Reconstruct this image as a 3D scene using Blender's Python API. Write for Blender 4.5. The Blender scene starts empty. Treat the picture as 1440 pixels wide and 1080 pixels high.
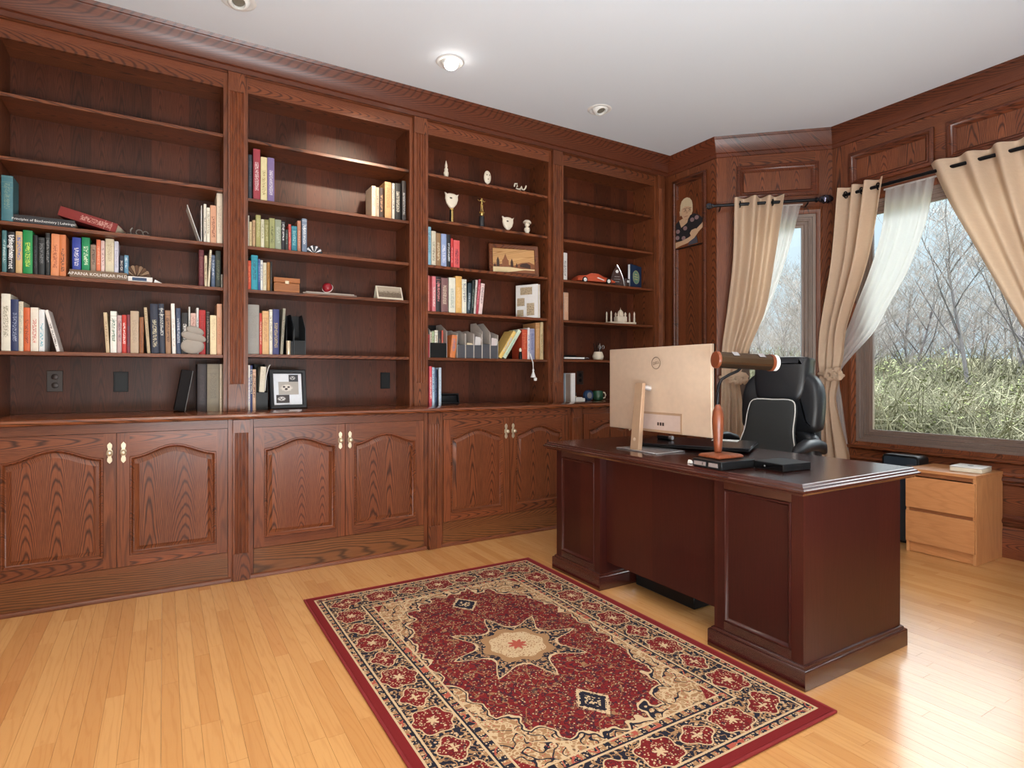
import bpy, bmesh, math, random
from mathutils import Vector, Matrix
random.seed(11)
SC = bpy.context.scene
COL = SC.collection
R = math.radians
PI = math.pi

# ------------------------------------------------------------------ camera
cam_d = bpy.data.cameras.new('camera')
cam = bpy.data.objects.new('camera', cam_d)
COL.objects.link(cam)
cam.location = (0, 0, 1.16)
cam.rotation_euler = (PI/2, 0, R(-30.847))
cam_d.sensor_width = 36
cam_d.lens = 20.5
cam_d.shift_y = -10.4/1440
cam_d.clip_start = 0.02
SC.camera = cam

# ------------------------------------------------------------------ view, world, lights
SC.view_settings.view_transform = 'Standard'
SC.view_settings.look = 'None'
SC.view_settings.gamma = 1
SC.view_settings.use_curve_mapping = False
SC.view_settings.exposure = 0.33

w = bpy.data.worlds.new('overcast_sky')
SC.world = w
w.use_nodes = True
nt = w.node_tree
nt.nodes.clear()
wo = nt.nodes.new('ShaderNodeOutputWorld')
bg = nt.nodes.new('ShaderNodeBackground')
tc = nt.nodes.new('ShaderNodeTexCoord')
sp = nt.nodes.new('ShaderNodeSeparateXYZ')
rp = nt.nodes.new('ShaderNodeValToRGB')
rp.color_ramp.elements[0].position = 0.0
rp.color_ramp.elements[0].color = (0.029, 0.038, 0.045, 1)
e_ = rp.color_ramp.elements.new(0.3)
e_.color = (0.046, 0.056, 0.063, 1)
rp.color_ramp.elements[-1].position = 0.9
rp.color_ramp.elements[-1].color = (0.93, 0.97, 1.0, 1)
nt.links.new(tc.outputs['Generated'], sp.inputs[0])
nt.links.new(sp.outputs[2], rp.inputs[0])
nt.links.new(rp.outputs[0], bg.inputs[0])
bg.inputs[1].default_value = 15.5
nt.links.new(bg.outputs[0], wo.inputs[0])


def light(name, kind, loc, energy, color=(1, 1, 1), size=None, target=None, **kw):
    d = bpy.data.lights.new(name, kind)
    d.energy = energy
    d.color = color
    for k, v in kw.items():
        setattr(d, k, v)
    if size:
        d.shape = 'RECTANGLE'
        d.size, d.size_y = size
    o = bpy.data.objects.new(name, d)
    o.location = loc
    if target is not None:
        o.rotation_euler = (Vector(target)-Vector(loc)).to_track_quat('-Z', 'Y').to_euler()
    COL.objects.link(o)
    return o


# added unseen fills: an uplight for the ceiling, a warm one from behind the camera
light('ceiling_fill_light', 'AREA', (0.8, -0.4, 0.6), 150, (0.88, 0.95, 1.0), (2.2, 0.9), (1.3, 0.5, 3.4))
light('rear_fill_light', 'AREA', (-0.35, -0.85, 1.7), 10, (1.0, 0.9, 0.76), (1.1, 2.0), (1.6, 3.2, 1.2))
# added overhead spots without fixtures, out of view, to brighten floor and cabinets
for k_, (x_, y_) in enumerate(((0.0, 1.7), (0.75, 0.9), (1.6, 0.5), (-0.5, 2.3))):
    light('overhead_fill_%d' % k_, 'SPOT', (x_, y_, 3.13), 52, (1, 0.89, 0.74), None, (x_, y_+0.25, 0), spot_size=R(125), spot_blend=0.8, shadow_soft_size=0.12)
light('can_spot', 'SPOT', (1.45, 2.78, 3.14), 150, (1, 0.84, 0.64), None, (1.02, 4.2, 2.42), spot_size=R(36), spot_blend=0.9, shadow_soft_size=0.05)
sun = light('sun', 'SUN', (-5, -5, 20), 1.3, (1, 0.95, 0.88), None, None, angle=R(3))
sun.rotation_euler = Vector((0.62, 0.45, -0.65)).to_track_quat('-Z', 'Y').to_euler()

# ------------------------------------------------------------------ shader helpers


def lin(c):
    return tuple(((v/255)/12.92 if v/255 <= 0.04045 else ((v/255+0.055)/1.055)**2.4) for v in c[:3])


class X:
    """a scalar shader expression: every operator adds a math node"""
    def __init__(s, t, k):
        s.t, s.k = t, k

    def m(s, op, *a):
        n = s.t.nodes.new('ShaderNodeMath')
        n.operation = op
        for i, q in enumerate((s,)+a):
            q = q.k if isinstance(q, X) else q
            if isinstance(q, (int, float)):
                n.inputs[i].default_value = q
            else:
                s.t.links.new(q, n.inputs[i])
        return X(s.t, n.outputs[0])

    def __add__(s, o): return s.m('ADD', o)
    __radd__ = __add__
    def __sub__(s, o): return s.m('SUBTRACT', o)
    def __rsub__(s, o): return (s*-1)+o
    def __mul__(s, o): return s.m('MULTIPLY', o)
    __rmul__ = __mul__
    def __truediv__(s, o): return s.m('DIVIDE', o)
    def abs(s): return s.m('ABSOLUTE')
    def sin(s): return s.m('SINE')
    def cos(s): return s.m('COSINE')
    def sqrt(s): return s.m('SQRT')
    def pow(s, o): return s.m('POWER', o)
    def floor(s): return s.m('FLOOR')
    def fract(s): return s.m('FRACT')
    def min(s, o): return s.m('MINIMUM', o)
    def max(s, o): return s.m('MAXIMUM', o)
    def lt(s, o): return s.m('LESS_THAN', o)
    def gt(s, o): return s.m('GREATER_THAN', o)
    def atan2(s, o): return s.m('ARCTAN2', o)
    def smooth(s, a, b):
        n = s.t.nodes.new('ShaderNodeMapRange')
        n.interpolation_type = 'SMOOTHSTEP'
        s.t.links.new(s.k, n.inputs[0])
        n.inputs[1].default_value, n.inputs[2].default_value = a, b
        return X(s.t, n.outputs[0])


class MT:
    """a material being written: principled shader plus expression helpers"""
    def __init__(s, name, rough=0.5, metal=0.0, color=None, spec=None, coat=0.0):
        s.mat = bpy.data.materials.new(name)
        s.mat.use_nodes = True
        s.t = s.mat.node_tree
        s.b = s.t.nodes['Principled BSDF']
        s.b.inputs['Roughness'].default_value = rough
        s.b.inputs['Metallic'].default_value = metal
        if spec is not None:
            s.b.inputs['Specular IOR Level'].default_value = spec
        if coat:
            s.b.inputs['Coat Weight'].default_value = coat
            s.b.inputs['Coat Roughness'].default_value = 0.2
        if color:
            s.b.inputs['Base Color'].default_value = (*lin(color), 1)

    def node(s, k): return s.t.nodes.new(k)

    def pos(s, kind='world'):
        if kind == 'world':
            o = s.node('ShaderNodeNewGeometry').outputs['Position']
        else:
            o = s.node('ShaderNodeTexCoord').outputs[kind]
        q = s.node('ShaderNodeSeparateXYZ')
        s.t.links.new(o, q.inputs[0])
        return [X(s.t, q.outputs[i]) for i in range(3)]

    def normal(s):
        q = s.node('ShaderNodeSeparateXYZ')
        s.t.links.new(s.node('ShaderNodeNewGeometry').outputs['Normal'], q.inputs[0])
        return [X(s.t, q.outputs[i]) for i in range(3)]

    def rand(s): return X(s.t, s.node('ShaderNodeObjectInfo').outputs['Random'])
    def island(s): return X(s.t, s.node('ShaderNodeNewGeometry').outputs['Random Per Island'])

    def vec(s, *a):
        q = s.node('ShaderNodeCombineXYZ')
        for i, v in enumerate(a):
            if isinstance(v, X):
                s.t.links.new(v.k, q.inputs[i])
            else:
                q.inputs[i].default_value = v
        return q.outputs[0]

    def noise(s, v, scale=1, detail=2, rough=0.5):
        n = s.node('ShaderNodeTexNoise')
        s.t.links.new(v, n.inputs['Vector'])
        n.inputs['Scale'].default_value = scale
        n.inputs['Detail'].default_value = detail
        n.inputs['Roughness'].default_value = rough
        return X(s.t, n.outputs[0])

    def white(s, x):
        n = s.node('ShaderNodeTexWhiteNoise')
        n.noise_dimensions = '1D'
        s.t.links.new(x.k, n.inputs['W'])
        return X(s.t, n.outputs[0])

    def voro(s, v, scale, out='Distance', feat='F1'):
        n = s.node('ShaderNodeTexVoronoi')
        n.feature = feat
        s.t.links.new(v, n.inputs['Vector'])
        n.inputs['Scale'].default_value = scale
        return n.outputs[out] if out == 'Color' else X(s.t, n.outputs[out])

    def mix(s, f, a, b, mode='MIX'):
        n = s.node('ShaderNodeMix')
        n.data_type = 'RGBA'
        n.blend_type = mode
        if isinstance(f, X):
            s.t.links.new(f.k, n.inputs[0])
        else:
            n.inputs[0].default_value = f
        for i, c in ((6, a), (7, b)):
            if isinstance(c, tuple):
                n.inputs[i].default_value = (*lin(c), 1)
            else:
                s.t.links.new(c, n.inputs[i])
        return n.outputs[2]

    def tone(s, c, f):
        """multiply a colour socket by a scalar"""
        n = s.node('ShaderNodeVectorMath')
        n.operation = 'SCALE'
        s.t.links.new(c, n.inputs[0])
        s.t.links.new(f.k, n.inputs[3])
        return n.outputs[0]

    def color(s, c): s.t.links.new(c, s.b.inputs['Base Color'])

    def bump(s, h, strength=0.2, dist=0.002):
        n = s.node('ShaderNodeBump')
        n.inputs['Strength'].default_value = strength
        n.inputs['Distance'].default_value = dist
        s.t.links.new(h.k, n.inputs['Height'])
        s.t.links.new(n.outputs[0], s.b.inputs['Normal'])


def plain(name, c, rough=0.5, metal=0.0, **k):
    """one colour with a slight tonal grain"""
    m = MT(name, rough, metal, c, **k)
    p = m.pos('Object')
    n = m.noise(m.vec(*p), 35, 3)
    m.color(m.tone(m.mix(0.0, c, c), n*0.16+0.92))
    return m.mat


def wood(name, along, dark, mid, light_, rough=0.36, board=0.13, fig=1.0, lines=0.95, toned=0.34, coat=0.12, coat_ior=1.5, warm=(120, 56, 32), spec=0.35):
    m = MT(name, rough, coat=coat, spec=spec)
    m.b.inputs['Coat IOR'].default_value = coat_ior
    x, y, z = m.pos()
    v, u = {'z': (z, x+y*0.87), 'x': (x, z+y*0.9), 'y': (y, z+x*0.9), 's': (x*0.73-y*0.684, z), 'za': (z, x*0.73-y*0.684), 'zn': (z, x*0.73+y*0.684)}[along]
    rnd = m.rand()
    uo = u/board+rnd*7.31
    bid = uo.floor()
    uu = uo.fract()-0.5
    w1 = m.white(bid+rnd*51.7)
    w2 = m.white(bid+rnd*31.1+77.7)
    n1 = m.noise(m.vec(u*9, v*1.6+w1*23, rnd*9), 1, 2)
    n2 = m.noise(m.vec(u*40, v*2.2+w2*9, 0), 1, 2)
    uc = uu-(w2-0.5)*0.35
    g = v*(w2*14+5)*fig+uc*uc*(w1*34+16)*fig+n1*4.2+n2*0.9
    tri = (g.fract()*2-1).abs()
    ln = tri.smooth(0.45, 1.0)
    fib = m.noise(m.vec(u*420, v*9, rnd*5), 1, 3, 0.6)
    c = m.mix(fib.smooth(0.3, 0.75), mid, light_)
    c = m.mix(ln*lines*(fib*0.7+0.5), c, dark)
    c = m.mix((w2-0.45).max(0)*toned, c, m.mix(0.0, warm, warm))
    c = m.tone(c, w1*toned+(1-toned/2))
    m.color(c)
    m.bump(fib-ln*0.5, 0.12, 0.001)
    return m.mat


OAK = dict(dark=(40, 18, 10), mid=(106, 55, 31), light_=(136, 78, 47))
oak_z = wood('oak_vertical_grain', 'z', **OAK)
oak_x = wood('oak_lengthwise_grain', 'x', **OAK)
oak_y = wood('oak_crosswise_grain', 'y', **OAK)
oak_st = wood('oak_straight_grain', 'z', **OAK, fig=0.22, lines=0.55, board=0.09)
oak_s = wood('oak_bay_grain', 's', **OAK)
oak_za = wood('oak_bay_vertical_grain', 'za', **OAK)
oak_zn = wood('oak_near_bay_vertical_grain', 'zn', **OAK)
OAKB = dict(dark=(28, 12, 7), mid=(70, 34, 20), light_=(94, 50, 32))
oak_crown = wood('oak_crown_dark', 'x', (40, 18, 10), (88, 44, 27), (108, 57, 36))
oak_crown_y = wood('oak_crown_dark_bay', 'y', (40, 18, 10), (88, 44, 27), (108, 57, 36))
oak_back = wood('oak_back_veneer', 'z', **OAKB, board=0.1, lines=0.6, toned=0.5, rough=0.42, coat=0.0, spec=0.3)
oak_base = wood('oak_base_rail_grain', 'x', (54, 32, 16), (108, 66, 36), (130, 82, 48), board=0.3, fig=0.8)
CH = dict(dark=(32, 11, 9), mid=(50, 18, 15), light_=(60, 23, 19))
cherry_z = wood('dark_cherry_vertical', 'z', **CH, rough=0.34, board=0.4, fig=0.3, lines=0.12, toned=0.15, coat=0.2, spec=0.3)
cherry_y = wood('dark_cherry_lengthwise', 'y', **CH, rough=0.2, board=0.4, fig=0.3, lines=0.15, toned=0.15, coat=1.0, coat_ior=1.9)
beech_z = wood('beech_veneer_vertical', 'z', (170, 112, 66), (200, 140, 90), (214, 156, 106), rough=0.4, board=0.5, fig=0.4, lines=0.3, toned=0.1)
beech_y = wood('beech_veneer_crosswise', 'y', (170, 108, 62), (198, 134, 84), (210, 150, 100), rough=0.4, board=0.5, fig=0.4, lines=0.3, toned=0.1)
frame_wood = wood('window_frame_taupe', 'z', (96, 80, 72), (112, 95, 86), (120, 102, 93), rough=0.22, lines=0.05, fig=0.2, coat=0.4, toned=0.1)
lamp_wood = wood('orange_lamp_wood', 'z', (84, 42, 24), (116, 58, 34), (134, 72, 44), rough=0.35, board=0.2, lines=0.4, toned=0.1)
box_wood = wood('golden_box_wood', 'x', (110, 60, 26), (166, 100, 52), (186, 120, 68), rough=0.4, board=0.09)


def floor_mat(name):
    m = MT(name, 0.26, coat=0.6)
    m.b.inputs['Coat IOR'].default_value = 1.7
    x, y, z = m.pos()
    r = (m.rand()*3.7+m.island()*1.9).fract()
    r2 = m.white(r*91.3)
    n1 = m.noise(m.vec(x*26, y*2.0+r*40, r*20), 1, 2)
    g = y*(r*3+1)+n1*3.5+(x*17.5+r2*3)*2.2
    ln = (g.fract()*2-1).abs().smooth(0.5, 1.0)
    fib = m.noise(m.vec(x*420, y*10+r*33, 0), 1, 3, 0.6)
    c = m.mix(r2, (204, 148, 90), (218, 166, 106))
    c = m.mix(r.gt(0.88)*0.35, c, (190, 122, 72))
    c = m.mix(ln*0.2, c, (176, 114, 64))
    c = m.mix(fib.smooth(0.52, 0.85)*0.35, c, (168, 108, 60))
    spots = m.noise(m.vec(x*20, y*5+r*70, r*9), 1, 3)
    c = m.mix(spots.smooth(0.68, 0.8)*0.45, c, (150, 84, 46))
    m.color(c)
    return m.mat


floor_wood = floor_mat('strip_floor_oak')
ceil_m = MT('ceiling_paint', 0.9, color=(224, 230, 238)).mat
wall_m = plain('wall_paint', (214, 204, 190), 0.85)
white_m = plain('white_plastic', (232, 231, 228), 0.4)
black_m = plain('black_plastic', (20, 21, 23), 0.4, spec=0.25)
black_s = plain('satin_black_metal', (20, 20, 24), 0.3, 0.6)
dark_m = plain('dark_brown_plastic', (52, 38, 34), 0.4)
grey_m = plain('grey_card', (110, 108, 108), 0.6)
leather = MT('black_leather', 0.36, color=(34, 36, 40))
_p = leather.pos('Object')
leather.bump(leather.noise(leather.vec(*_p), 160, 3), 0.15, 0.001)
leather = leather.mat
meshc = plain('charcoal_mesh_fabric', (44, 46, 46), 0.75)
piping = plain('white_piping', (226, 224, 220), 0.6)
champ = plain('champagne_metal', (206, 182, 160), 0.38, 0.25)
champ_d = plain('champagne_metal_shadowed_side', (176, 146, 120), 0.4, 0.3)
silver = plain('silver_metal', (206, 204, 206), 0.25, 0.7)
brass = plain('antique_brass', (206, 192, 166), 0.3, 0.55)
gold = plain('bright_gold', (206, 172, 104), 0.25, 0.8)
ivory = plain('ivory_resin', (232, 220, 200), 0.45)
stone = plain('pale_grey_stone', (158, 150, 142), 0.8)
paper = plain('cream_paper', (226, 216, 194), 0.85)
paper_w = plain('white_paper', (236, 234, 232), 0.8)
screen_m = plain('dark_glass_screen', (10, 10, 12), 0.1)
bronze = MT('brown_bronze_enamel', 0.24, 0.8, (92, 72, 54)).mat
navy_m = plain('navy_cover', (28, 56, 92), 0.45)


def cloth_mat(name, c1, c2, trans=0.25, alpha=1.0):
    m = MT(name, 0.8)
    x, y, z = m.pos()
    a = m.noise(m.vec(x*300+y*300, z*40, 0), 1, 2)
    b = m.noise(m.vec(x*30+y*30, z*420, 3), 1, 2)
    c = m.mix((a+b)*0.5, c1, c2)
    m.color(c)
    tr = m.node('ShaderNodeBsdfTranslucent')
    m.t.links.new(c, tr.inputs[0])
    ms = m.node('ShaderNodeMixShader')
    ms.inputs[0].default_value = trans
    out = m.t.nodes['Material Output']
    m.t.links.new(m.b.outputs[0], ms.inputs[1])
    m.t.links.new(tr.outputs[0], ms.inputs[2])
    last = ms
    if alpha < 1:
        tp = m.node('ShaderNodeBsdfTransparent')
        m2 = m.node('ShaderNodeMixShader')
        m2.inputs[0].default_value = alpha
        m.t.links.new(tp.outputs[0], m2.inputs[1])
        m.t.links.new(ms.outputs[0], m2.inputs[2])
        last = m2
    m.t.links.new(last.outputs[0], out.inputs[0])
    return m.mat


linen = cloth_mat('tan_linen', (212, 182, 152), (234, 208, 182), 0.3)
sheer_m = cloth_mat('white_voile', (246, 245, 243), (252, 252, 251), 0.8, 0.93)


def glass_mat(name, gloss=0.06):
    m = bpy.data.materials.new(name)
    m.use_nodes = True
    t = m.node_tree
    t.nodes.clear()
    o = t.nodes.new('ShaderNodeOutputMaterial')
    a = t.nodes.new('ShaderNodeBsdfTransparent')
    a.inputs[0].default_value = (0.97, 0.985, 0.98, 1)
    g = t.nodes.new('ShaderNodeBsdfGlossy')
    g.inputs['Roughness'].default_value = 0.0
    fr = t.nodes.new('ShaderNodeFresnel')
    fr.inputs[0].default_value = 1.45
    s = t.nodes.new('ShaderNodeMixShader')
    t.links.new(fr.outputs[0], s.inputs[0])
    t.links.new(a.outputs[0], s.inputs[1])
    t.links.new(g.outputs[0], s.inputs[2])
    t.links.new(s.outputs[0], o.inputs[0])
    return m


glass_m = glass_mat('window_glass')
crystal = glass_mat('clear_crystal')


def glow_mat(name, c, s):
    m = bpy.data.materials.new(name)
    m.use_nodes = True
    b = m.node_tree.nodes['Principled BSDF']
    b.inputs['Base Color'].default_value = (1, 1, 1, 1)
    b.inputs['Emission Color'].default_value = (*c, 1)
    b.inputs['Emission Strength'].default_value = s
    return m


lamp_glow = glow_mat('lit_bulb', (1, 0.95, 0.87), 45)


def book_mat():
    m = MT('book_cover_print', 0.5)
    a1 = m.node('ShaderNodeAttribute')
    a1.attribute_type = 'OBJECT'
    a1.attribute_name = 'c1'
    a2 = m.node('ShaderNodeAttribute')
    a2.attribute_type = 'OBJECT'
    a2.attribute_name = 'c2'
    g = m.pos('Generated')
    o = m.pos('Object')
    n = m.noise(m.vec(o[0]*260, o[2]*150, m.rand()*40), 1, 1)
    rnd = m.rand()
    lo = rnd*0.25+0.12
    band = (g[0]-0.5).abs().lt(0.26)*g[2].gt(lo)*g[2].lt(lo+0.55)
    bars = (g[2]*9+rnd*5).fract().lt(0.07)*rnd.gt(0.5)*g[2].gt(0.7)
    face = g[1].lt(0.04)
    f = (band*n.gt(0.5)+bars).min(1)*face*0.8
    c = m.mix(f, a1.outputs['Color'], a2.outputs['Color'])
    wear = m.noise(m.vec(*o), 40, 3)
    m.color(m.tone(c, wear*0.25+0.87))
    return m.mat


book_m = book_mat()


def rug_mat():
    m = MT('persian_rug_pattern', 0.95, spec=0.15)
    px, py, pz = m.pos('Object')
    wv = m.noise(m.vec(px, py, 0), 9, 2)
    u = px+(wv-0.5)*0.012
    v = py+(m.noise(m.vec(px, py, 5), 9, 2)-0.5)*0.012
    x, y = u.abs(), v.abs()
    RED, DRED, NAVY, CREAM, TAN, ROSE = (118, 34, 36), (86, 22, 26), (36, 36, 48), (198, 172, 138), (158, 122, 88), (168, 84, 70)
    fv = m.vec(u, v, 0)
    d1 = m.voro(fv, 64)
    d2 = m.voro(fv, 110)
    d3 = m.voro(fv, 30)
    nz = m.noise(fv, 14, 1)
    vine = (nz-0.5).abs().lt(0.016)
    nz2 = m.noise(m.vec(u, v, 7), 34, 1.5)
    vine2 = (nz2-0.5).abs().lt(0.035)
    ring = (d3-0.3).abs().lt(0.022)
    e = (px.abs()*-1+0.685).min(py.abs()*-1+0.99)
    side = (px.abs()*-1+0.685).lt(py.abs()*-1+0.99)
    s = side*y+(1-side)*x
    # red field
    f = m.mix(vine*0.8, RED, TAN)
    f = m.mix(vine2*0.75, f, NAVY)
    f = m.mix(ring*0.8, f, TAN)
    f = m.mix(d1.lt(0.36), f, DRED)
    f = m.mix(d1.lt(0.23), f, CREAM)
    f = m.mix(d1.lt(0.12), f, ROSE)
    # corner spandrels
    th = y.atan2(x*1.55)
    L = (x/0.405).pow(2.3)+(y/0.705).pow(2.3)+(th*14).sin().abs()*0.14+(nz-0.5)*0.5
    sp_ = m.mix(vine2, TAN, CREAM)
    sp_ = m.mix(d3.lt(0.34)*d3.gt(0.24), sp_, CREAM)
    sp_ = m.mix(vine, sp_, NAVY)
    sp_ = m.mix(d1.lt(0.2), sp_, ROSE)
    f = m.mix(L.gt(0.98), f, sp_)
    f = m.mix((L-1).abs().lt(0.022), f, CREAM)
    f = m.mix((L-1.045).abs().lt(0.018), f, NAVY)
    f = m.mix((L-1.25).abs().lt(0.02)*L.gt(1), f, CREAM)
    corner = (x/0.415).pow(3)+(y/0.715).pow(3)
    f = m.mix(corner.gt(1.62)*d2.gt(0.22), f, RED)
    # central medallion
    r = (x*x+y*y).sqrt()
    ta = y.atan2(x)
    tri = (((ta*(8/(2*PI))).fract()-0.5).abs()*2).pow(1.4)
    Rs = tri*0.125+0.165+(ta*16).cos()*0.012
    f = m.mix(r.lt(Rs), f, CREAM)
    med = m.mix(d1.lt(0.33), NAVY, CREAM)
    med = m.mix(vine2*0.9, med, TAN)
    med = m.mix(d1.lt(0.16), med, ROSE)
    f = m.mix(r.lt(Rs-0.012), f, med)
    f = m.mix(r.lt((ta*8).cos()*0.014+0.15), f, TAN)
    ctr = m.mix(d2.lt(0.34), CREAM, TAN)
    ctr = m.mix(d2.lt(0.15), ctr, RED)
    f = m.mix(r.lt((ta*8).cos()*0.006+0.118), f, ctr)
    f = m.mix(r.lt((ta*8).cos()*0.01+0.034), f, ROSE)
    # pendants on the long axis
    pd = x/0.062+((y-0.512).abs())/0.085+(vine2*0.1)
    f = m.mix(pd.lt(1.15), f, CREAM)
    f = m.mix(pd.lt(0.95), f, NAVY)
    f = m.mix(pd.lt(0.55)*d2.lt(0.5), f, CREAM)
    # borders
    guard = m.mix((s*2*PI/0.042).sin().gt(0.1), NAVY, TAN)
    guard = m.mix(d2.lt(0.36), guard, CREAM)
    guard = m.mix(vine, guard, ROSE)
    f = m.mix(e.lt(0.275), f, guard)
    main = m.mix(vine2, NAVY, TAN)
    main = m.mix(ring, main, TAN)
    main = m.mix(d1.lt(0.3), main, CREAM)
    main = m.mix(d1.lt(0.12), main, ROSE)
    k = s/0.33
    a_ = ((k+0.5).fract()-0.5)*0.33
    b_ = e-0.152
    ro = (a_*a_*0.8+b_*b_).sqrt()
    ang = a_.atan2(b_)
    lobe = (ang*6).cos()*0.007
    ro = ro-lobe
    kk = k.fract()-0.5
    a2 = kk*0.33
    ro2 = (a2*a2*0.7+b_*b_).sqrt()-(a2.atan2(b_)*4).cos()*0.008
    for rr, big in ((ro, 0.066), (ro2, 0.046)):
        main = m.mix(rr.lt(big+0.005), main, CREAM)
        rose = m.mix(d2.lt(0.34), RED, CREAM)
        rose = m.mix(ring, rose, NAVY)
        rose = m.mix(vine2*0.5, rose, DRED)
        main = m.mix(rr.lt(big), main, rose)
        main = m.mix(rr.lt(big*0.25), main, CREAM)
    f = m.mix(e.lt(0.232), f, main)
    f = m.mix(e.lt(0.078), f, guard)
    for p_, w_, c_ in ((0.275, 0.004, CREAM), (0.232, 0.004, CREAM), (0.24, 0.0035, NAVY), (0.078, 0.004, CREAM), (0.07, 0.003, NAVY), (0.045, 0.004, CREAM)):
        f = m.mix((e-p_).abs().lt(w_), f, c_)
    f = m.mix(e.lt(0.041), f, RED)
    pile = m.noise(m.vec(px*900, py*900, 0), 1, 1)
    f = m.tone(f, pile*0.5+0.75)
    m.color(f)
    m.bump(pile, 0.4, 0.002)
    return m.mat


rug_m = rug_mat()
rug_red = plain('rug_binding_red', (128, 32, 36), 0.9)

# ------------------------------------------------------------------ mesh helpers
ROOT = {}


class MB:
    def __init__(s): s.v, s.f, s.m = [], [], []

    def add(s, vs, fs, m=0):
        b = len(s.v)
        s.v += [tuple(q) for q in vs]
        s.f += [tuple(b+i for i in f) for f in fs]
        s.m += [m]*len(fs)
        return s

    def box(s, x0, x1, y0, y1, z0, z1, m=0, M=None):
        vs = [Vector((x, y, z)) for z in (z0, z1) for y in (y0, y1) for x in (x0, x1)]
        if M is not None:
            vs = [M @ q for q in vs]
        return s.add(vs, [(0, 2, 3, 1), (4, 5, 7, 6), (0, 1, 5, 4), (2, 6, 7, 3), (0, 4, 6, 2), (1, 3, 7, 5)], m)

    def loft(s, rings, m=0, cap=True, closed=True, M=None):
        n = len(rings[0])
        vs = [Vector(p) for r_ in rings for p in r_]
        if M is not None:
            vs = [M @ q for q in vs]
        fs = []
        for i in range(len(rings)-1):
            for j in range(n if closed else n-1):
                k = (j+1) % n
                fs.append((i*n+j, i*n+k, (i+1)*n+k, (i+1)*n+j))
        if cap and closed:
            fs.append(tuple(range(n-1, -1, -1)))
            fs.append(tuple((len(rings)-1)*n+j for j in range(n)))
        return s.add(vs, fs, m)

    def prism(s, pts, h0, h1, f3, m=0):
        """pts: 2-D outline, f3(a, b, h) -> point"""
        return s.loft([[f3(a, b, h0) for a, b in pts], [f3(a, b, h1) for a, b in pts]], m)

    def lathe(s, prof, n=20, M=None, m=0):
        return s.loft([[(r_*math.cos(2*PI*j/n), r_*math.sin(2*PI*j/n), z) for j in range(n)] for r_, z in prof], m, True, True, M)

    def tube(s, path, r, n=8, m=0, M=None):
        P = [Vector(p) for p in path]
        rings = []
        up = Vector((0.0123, 0.0457, 1))
        for i, p in enumerate(P):
            d = (P[min(i+1, len(P)-1)]-P[max(i-1, 0)]).normalized()
            a = d.cross(up)
            if a.length < 1e-3:
                a = d.cross(Vector((1, 0, 0)))
            a.normalize()
            b = a.cross(d)
            rr = r[i] if isinstance(r, (list, tuple)) else r
            rings.append([p+(a*math.cos(2*PI*j/n)+b*math.sin(2*PI*j/n))*rr for j in range(n)])
        return s.loft(rings, m, True, True, M)

    def ball(s, c, r, n=12, k=8, m=0, M=None, sc=(1, 1, 1)):
        rings = []
        for i in range(k+1):
            t = PI*(0.02+0.96*i/k)
            rings.append([(c[0]+sc[0]*r*math.sin(t)*math.cos(2*PI*j/n), c[1]+sc[1]*r*math.sin(t)*math.sin(2*PI*j/n), c[2]-sc[2]*r*math.cos(t)) for j in range(n)])
        return s.loft(rings, m, True, True, M)

    def build(s, name, mats, parent=None, world=False, bevel=0, segs=1, angle=38, org=None, sub=0):
        me = bpy.data.meshes.new(name)
        vs = s.v
        if org is not None:
            vs = [Vector(q)-Vector(org) for q in vs]
        if world and parent is not None:
            p = parent
            while p.name not in ROOT and p.parent:
                p = p.parent
            Mi = ROOT[p.name].inverted()
            vs = [Mi @ Vector(q) for q in vs]
        me.from_pydata([tuple(q) for q in vs], [], s.f)
        mats = mats if isinstance(mats, (list, tuple)) else [mats]
        for q in mats:
            me.materials.append(q)
        me.polygons.foreach_set('material_index', s.m)
        bm = bmesh.new()
        bm.from_mesh(me)
        bmesh.ops.recalc_face_normals(bm, faces=bm.faces)
        if bevel:
            es = [e for e in bm.edges if len(e.link_faces) == 2 and e.calc_face_angle(0) > R(30)]
            bmesh.ops.bevel(bm, geom=es, offset=bevel, segments=segs, affect='EDGES', profile=0.5, clamp_overlap=True)
        bm.to_mesh(me)
        bm.free()
        me.polygons.foreach_set('use_smooth', [True]*len(me.polygons))
        me.set_sharp_from_angle(angle=R(angle))
        o = bpy.data.objects.new(name, me)
        COL.objects.link(o)
        if org is not None:
            o.location = org
        if parent is not None:
            o.parent = parent
        if sub:
            md = o.modifiers.new('sub', 'SUBSURF')
            md.levels = md.render_levels = sub
        return o


def tag(o, label, cat, group=None):
    o['label'] = label
    o['category'] = cat
    if group:
        o['group'] = group
    return o


def thing(name, label, cat, loc, rz=0, group=None, tilt=None):
    o = bpy.data.objects.new(name, None)
    COL.objects.link(o)
    o.location = loc
    o.rotation_euler = (tilt[0], tilt[1], rz) if tilt else (0, 0, rz)
    o.empty_display_size = 0.05
    ROOT[o.name] = Matrix.Translation(loc) @ o.rotation_euler.to_matrix().to_4x4()
    return tag(o, label, cat, group)


def structure(o):
    o['kind'] = 'structure'
    return o


def text(name, body, size, mat, parent, M, ext=0.0003, align='CENTER', sx=1.0):
    d = bpy.data.curves.new(name, 'FONT')
    d.body = body
    d.size = size
    d.extrude = ext
    d.align_x = align
    d.align_y = 'CENTER'
    d.resolution_u = 2
    d.materials.append(mat)
    tmp = bpy.data.objects.new(name, d)
    COL.objects.link(tmp)
    me = bpy.data.meshes.new_from_object(tmp)
    me.name = name
    bpy.data.objects.remove(tmp)
    o = bpy.data.objects.new(name, me)
    COL.objects.link(o)
    o.parent = parent
    o.matrix_local = M @ Matrix.Diagonal((sx, 1, 1, 1))
    return o


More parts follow.
